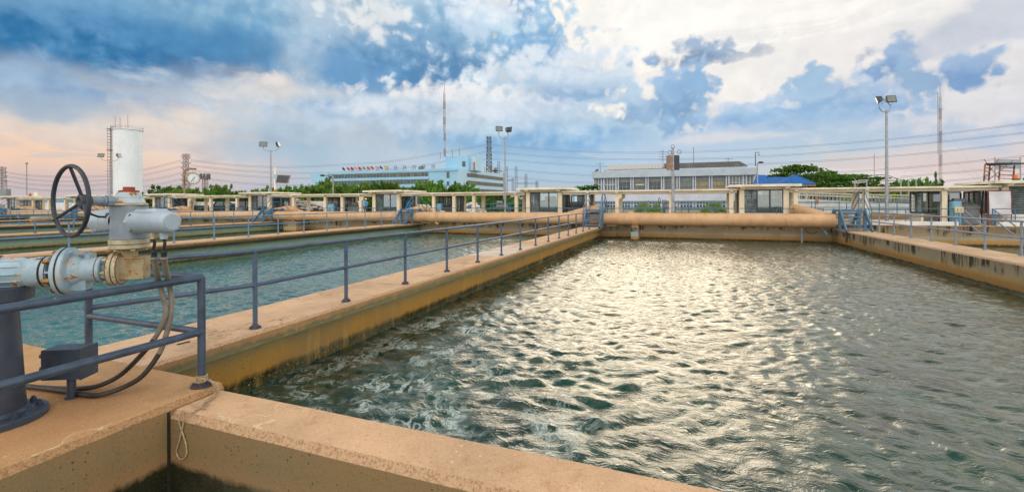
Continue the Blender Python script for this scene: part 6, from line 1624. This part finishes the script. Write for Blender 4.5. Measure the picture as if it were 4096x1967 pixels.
# ================= sacks
M_sack = paint('grey_white_sack', 'b8b4b0', 'a09a94', 3, .9, bstr=.5); M_sackw = paint('white_sack', 'd8dce0', 'b8bcc4', 3, .8, bstr=.5)
def sack_mesh(seed):
    r = random.Random(seed); m = MB(); m.ball((0,0,.11), .42, .24, .13, 12, 8)
    m.v = [(x*(1+.12*math.sin(5*y+seed)), y*(1+.15*math.sin(7*x+seed)), z + .02*math.sin(9*x+4*y+seed)) for x, y, z in m.v]
    o = m.build('sack', M_sack, None, at=(0,0,0)); me = o.data; bpy.data.objects.remove(o); return me
SM = [sack_mesh(k) for k in range(4)]
def pile(px, Y, n, rx, ry, h, mat, group, label):
    q = atY(px, 820, Y); r = random.Random(int(px))
    for i in range(n):
        k = i/n; z = DZ + h*k; s = (1-k*.85); a = r.uniform(0, 6.28); rad = r.uniform(.35, 1)
        o = bpy.data.objects.new('sack', SM[i % 4]); COL.objects.link(o); o.location = (q.x + math.cos(a)*rx*s*rad, Y + math.sin(a)*ry*s*rad, z)
        o.rotation_euler = (r.uniform(-.3,.3), r.uniform(-.3,.3), r.uniform(0,6.28)); sc_ = r.uniform(.85, 1.15); o.scale = (sc_, sc_, sc_)
        o.material_slots[0].link = 'OBJECT'; o.material_slots[0].material = mat; tag(o, label, 'sack', group)
pile(1235, 37.6, 130, 3.6, 1.3, 1.35, M_sack, 'pile of grey sacks under the canopy', 'grey stuffed sack in the large pile under the canopy left of centre')
pile(1185, 37.2, 50, 1.8, 1.1, 1.6, M_sack, 'pile of grey sacks under the canopy', 'grey stuffed sack in the large pile under the canopy left of centre')
pile(1690, 37.0, 36, 2.2, .8, .95, M_sackw, 'white sacks right of the fourth kiosk', 'white sack stacked just right of the kiosk with the blue box')
pile(1888, 37.5, 50, 1.6, .9, 1.15, M_sackw, 'white sacks beneath the canopy near the lamp', 'white sack in the small heap left of the tall floodlight pole')

# ================= vehicles
M_green = paint('dark_green_car_paint', '2c4a50', '243e46', 2, .25, .3); M_navy = paint('navy_car_paint', '262c3c', '1e2432', 2, .2, .3)
M_tyre = paint('tyre_rubber', '1c1c1c', '262626', 8, .8); M_cg = paint('car_window_glass', '7c8890', '5c6870', 2, .08); M_ws = paint('bright_windscreen', 'a8acd0', '8c94b8', 2, .08); M_chr = paint('chrome_trim', 'b8bcc0', 'a0a4a8', 3, .25, .8)
def at_local(root_p, fw, p):
    fw = Vector(fw).normalized(); lf = Vector((-fw.y, fw.x, 0)); return Vector(root_p) + fw*p[0] + lf*p[1] + Vector((0,0,p[2]))
def pickup(label, pos, fw):
    T = lambda x, y, z: at_local(pos, fw, (x, y, z)); root = thing('pickup_truck', label, 'pickup truck', pos)
    ext = T(0, .84, 0) - T(0, -.84, 0)
    def side(poly, y0=-.84, y1=.84): return [T(x, y0, z) for x, z in poly], T(0, y1, 0) - T(0, y0, 0)
    m = MB(); p, e = side([(2.55,.45),(2.6,.7),(2.5,.9),(1.35,1.02),(-.95,1.02),(-.95,.98),(-2.5,.98),(-2.5,.45)]); m.prism(p, e); m.build('body', M_green, root)
    m = MB(); p, e = side([(1.3,1.01),(.62,1.56),(-.55,1.58),(-.9,1.01)], -.74, .74); m.prism(p, e); m.build('cab', M_green, root)
    for s in (-1, 1):
        y = .745*s; o_ = T(0, y+.01*s, 0) - T(0, y, 0)
        for poly in ([(1.12,1.06),(.62,1.47),(.22,1.49),(.22,1.06)], [(.12,1.06),(.12,1.49),(-.45,1.5),(-.72,1.06)]):
            m = MB(); m.prism([T(x, y, z) for x, z in poly], o_); m.build('side_window', M_cg, root)
        m = MB(); m.obox(T(1.0, .93*s, 1.12), T(.08,0,0)-T(0,0,0), T(0,.08,0)-T(0,0,0), Vector((0,0,.08))); m.build('mirror', M_green, root)
    m = MB(); m.prism([T(1.27,-.66,1.06), T(1.27,.66,1.06), T(.67,.6,1.53), T(.67,-.6,1.53)], (T(.02,0,.02)-T(0,0,0))); m.build('windscreen', M_ws, root)
    m = MB(); m.box((0,0,0),(0,0,0)) if False else None
    for x0, x1, y0, y1 in ((-2.5,-.97,-.84,-.80), (-2.5,-.97,.80,.84), (-2.5,-2.44,-.84,.84)):
        m = MB(); c = T((x0+x1)/2, (y0+y1)/2, 1.04); m.obox(c, (T(x1,0,0)-T(x0,0,0))/2, (T(0,y1,0)-T(0,y0,0))/2, Vector((0,0,.07))); m.build('bed_rail', M_green, root)
    for x in (1.65, -1.6):
        for s in (-1, 1):
            w = (T(0, s, 0)-T(0, 0, 0)); m = MB().lathe(T(x, .68*s, .36), w, [(0,0),(0,.36),(.2,.36),(.2,.22)], 20, smooth=False); wh = m.build('wheel', M_tyre, root)
            m = MB().lathe(T(x, .68*s, .36), w, [(.19,.22),(.17,.1),(.2,.05),(.2,0)], 14); m.build('rim', M_chr, wh)
    for s in (-1, 1): m = MB(); m.obox(T(2.58, .62*s, .75), T(.03,0,0)-T(0,0,0), T(0,.16,0)-T(0,0,0), Vector((0,0,.09))); m.build('headlight', M_chr, root)
    m = MB(); m.obox(T(2.62,0,.5), T(.06,0,0)-T(0,0,0), T(0,.84,0)-T(0,0,0), Vector((0,0,.09))); m.build('bumper', M_chr, root)
    return root
pq = atD(888, 850, 50.5); pickup('dark green pickup truck parked under the left canopy', (pq.x, pq.y, DZ), (.62, .78, 0))
def car(label, pos, fw, mat):
    T = lambda x, y, z: at_local(pos, fw, (x, y, z)); root = thing('parked_car', label, 'car', pos)
    m = MB(); m.prism([T(x, -.85, z) for x, z in [(2.1,.4),(2.15,.7),(1.3,.9),(.6,.97),(-1.5,1.0),(-2.1,.95),(-2.15,.4)]], T(0,.85,0)-T(0,-.85,0)); m.build('body', mat, root)
    m = MB(); m.prism([T(x, -.7, z) for x, z in [(.75,.95),(.1,1.4),(-1.2,1.42),(-1.75,.98)]], T(0,.7,0)-T(0,-.7,0)); m.build('cabin', mat, root)
    for s in (-1, 1):
        m = MB(); m.prism([T(x, .705*s, z) for x, z in [(.6,.98),(.08,1.33),(-1.15,1.35),(-1.5,1.0)]], T(0,.01*s,0)-T(0,0,0)); m.build('side_window', M_cg, root)
        for x in (1.35, -1.35):
            m = MB().lathe(T(x, .66*s, .32), T(0,s,0)-T(0,0,0), [(0,0),(0,.32),(.2,.32),(.2,0)], 18, smooth=False); m.build('wheel', M_tyre, root)
    m = MB(); m.prism([T(.78,-.6,1.0), T(.78,.6,1.0), T(.18,.55,1.37), T(.18,-.55,1.37)], T(.015,0,.02)-T(0,0,0)); m.build('windscreen', M_ws, root)
    return root
q = atD(935, 850, 56); car('dark navy car half hidden behind the green pickup', (q.x, q.y, -.1+.3), (.75, .66, 0), M_navy)
# ================= people (upper bodies show between the canopy posts)
M_skin = paint('skin', 'b4805c', 'a4704c', 8, .6); M_hair = paint('dark_hair', '241c1c', '1c1414', 8, .7)
def person(label, pos, yaw, shirt, trousers, hat=None, hair=M_hair, arm=0):
    root = thing('person', label, 'person', pos, None, yaw)
    J = {'pel': (0,0,.95,.13), 'wa': (0,0,1.08,.12), 'ch': (0,.02,1.32,.155), 'nk': (0,0,1.48,.055), 'hd': (0,.02,1.60,.085), 'tp': (0,.02,1.70,.075),
         'sl': (-.19,0,1.42,.06), 'el': (-.25,.10,1.16,.042), 'hl': (-.16,.32,1.12,.03), 'fl': (-.14,.40,1.11,.022), 'sr': (.19,0,1.42,.06), 'er': (.26,.08,1.16,.042), 'hr': (.18,.32,1.08,.03), 'fr': (.16,.40,1.07,.022),
         'kl': (-.10,.03,.50,.062), 'al': (-.11,0,.08,.042), 'tl': (-.12,.14,.04,.035), 'kr': (.10,.03,.50,.062), 'ar': (.11,0,.08,.042), 'tr': (.12,.14,.04,.035), 'hpl': (-.09,0,.90,.09), 'hpr': (.09,0,.90,.09)}
    E = [('pel','wa'),('wa','ch'),('ch','nk'),('nk','hd'),('hd','tp'),('ch','sl'),('sl','el'),('el','hl'),('hl','fl'),('ch','sr'),('sr','er'),('er','hr'),('hr','fr'),('pel','hpl'),('hpl','kl'),('kl','al'),('al','tl'),('pel','hpr'),('hpr','kr'),('kr','ar'),('ar','tr')]
    ks = list(J); me = bpy.data.meshes.new('body'); me.from_pydata([J[k][:3] for k in ks], [(ks.index(a), ks.index(b_)) for a, b_ in E], [])
    o = bpy.data.objects.new('body', me); COL.objects.link(o); sk = o.modifiers.new('s', 'SKIN'); sv = me.skin_vertices[0].data
    for i, k in enumerate(ks): sv[i].radius = (J[k][3], J[k][3]*(.8 if k in ('ch','wa','pel') else 1)); sv[i].use_root = (k == 'pel')
    o.modifiers.new('d', 'SUBSURF').levels = 2; o.modifiers['d'].render_levels = 2
    m, t, b = newmat('clothing'); P = t.n('ShaderNodeTexCoord').outputs['Object']; s = t.n('ShaderNodeSeparateXYZ', ins={0: P})
    z, y = s.outputs[2], s.outputs[1]
    c = t.mix(t.math('GREATER_THAN', z, .97), lin(trousers), lin(shirt)); c = t.mix(t.math('GREATER_THAN', z, 1.49), c, lin('b4805c'))
    c = t.mix(t.math('MULTIPLY', t.math('GREATER_THAN', y, .30), t.math('GREATER_THAN', z, 1.0)), c, lin('b4805c')); c = t.mix(t.math('LESS_THAN', z, .1), c, lin('202020'))
    finish(t, b, c, .8); me.materials.append(m); o.parent = root
    m = MB().ball((0, -.01, 1.665), .098, .108, .085, 14, 8); m.build('hair', hair, root, local=True)
    m = MB()
    for sx in (-.032, .032): m.ball((sx, .098, 1.625), .011, n=8, m=6)
    m.build('eyes', M_hair, root, local=True); m = MB().tube([(0,.095,1.63), (0,.125,1.595)], .012, 6); m.build('nose', M_skin, root, local=True)
    if hat: m = MB().lathe((0, .01, 1.67), (0,0,1), [(0,.15),(.005,.155),(.02,.115),(.09,.10),(.12,.06),(.125,0)], 18); m.build('hat', hat, root, local=True)
    return root
q = atD(1463, 850, 46); person('person in a light blue shirt and white hat working behind the canopy', (q.x, q.y, DZ), R(200), '3c9cd0', '38404c', M_whitew)
q = atD(827, 850, 54); person('dark haired person in grey beside the pickup bed', (q.x, q.y, .2), R(150), '5c5460', '303038', None)
# small pumps on far decks
M_pump = paint('grey_pump', '8c949c', '707880', 6, .5, 0, .05)
for px, Y, z, lb in ((1992, 41, .45, 'grey valve actuator on the deck left of the tall floodlight pole'), (2655, 41, .45, 'grey valve actuator on the far deck left of the grey lamp post')):
    q = atY(px, 830, Y); root = thing('far_actuator', lb, 'valve actuator', (q.x, Y, z), 'valve actuators on the far deck')
    m = MB().cyl((q.x, Y, z), (q.x, Y, z+.7), .1, 12); m.build('post', M_dark, root)
    m = MB().cyl((q.x-.1, Y, z+.75), (q.x+1.0, Y-.1, z+.75), .16, 12); m.build('gearbox', M_pump, root)
    m = MB().cyl((q.x, Y, z+.7), (q.x, Y, z+1.3), .14, 12); m.build('body', M_pump, root); m = MB().cyl((q.x, Y, z+1.15), (q.x+.5, Y-.3, z+1.15), .12, 12); m.build('motor', M_pump, root)
    m = MB().torus((q.x-.35, Y-.1, z+1.2), (.9,.3,0), .28, .025, 24, 6); m.build('handwheel', M_wheel, root)
bx = atY(1641, 808, 33.6); o = MB().rbox((bx.x-.2, 33.2, 1.1), (bx.x+.2, 33.5, 1.75), .02).build('blue_box', paint('azure_box', '2c8cc4', '247cb4', 3, .5)); tag(o, 'bright azure box fixed on the post behind the second stairs', 'box')
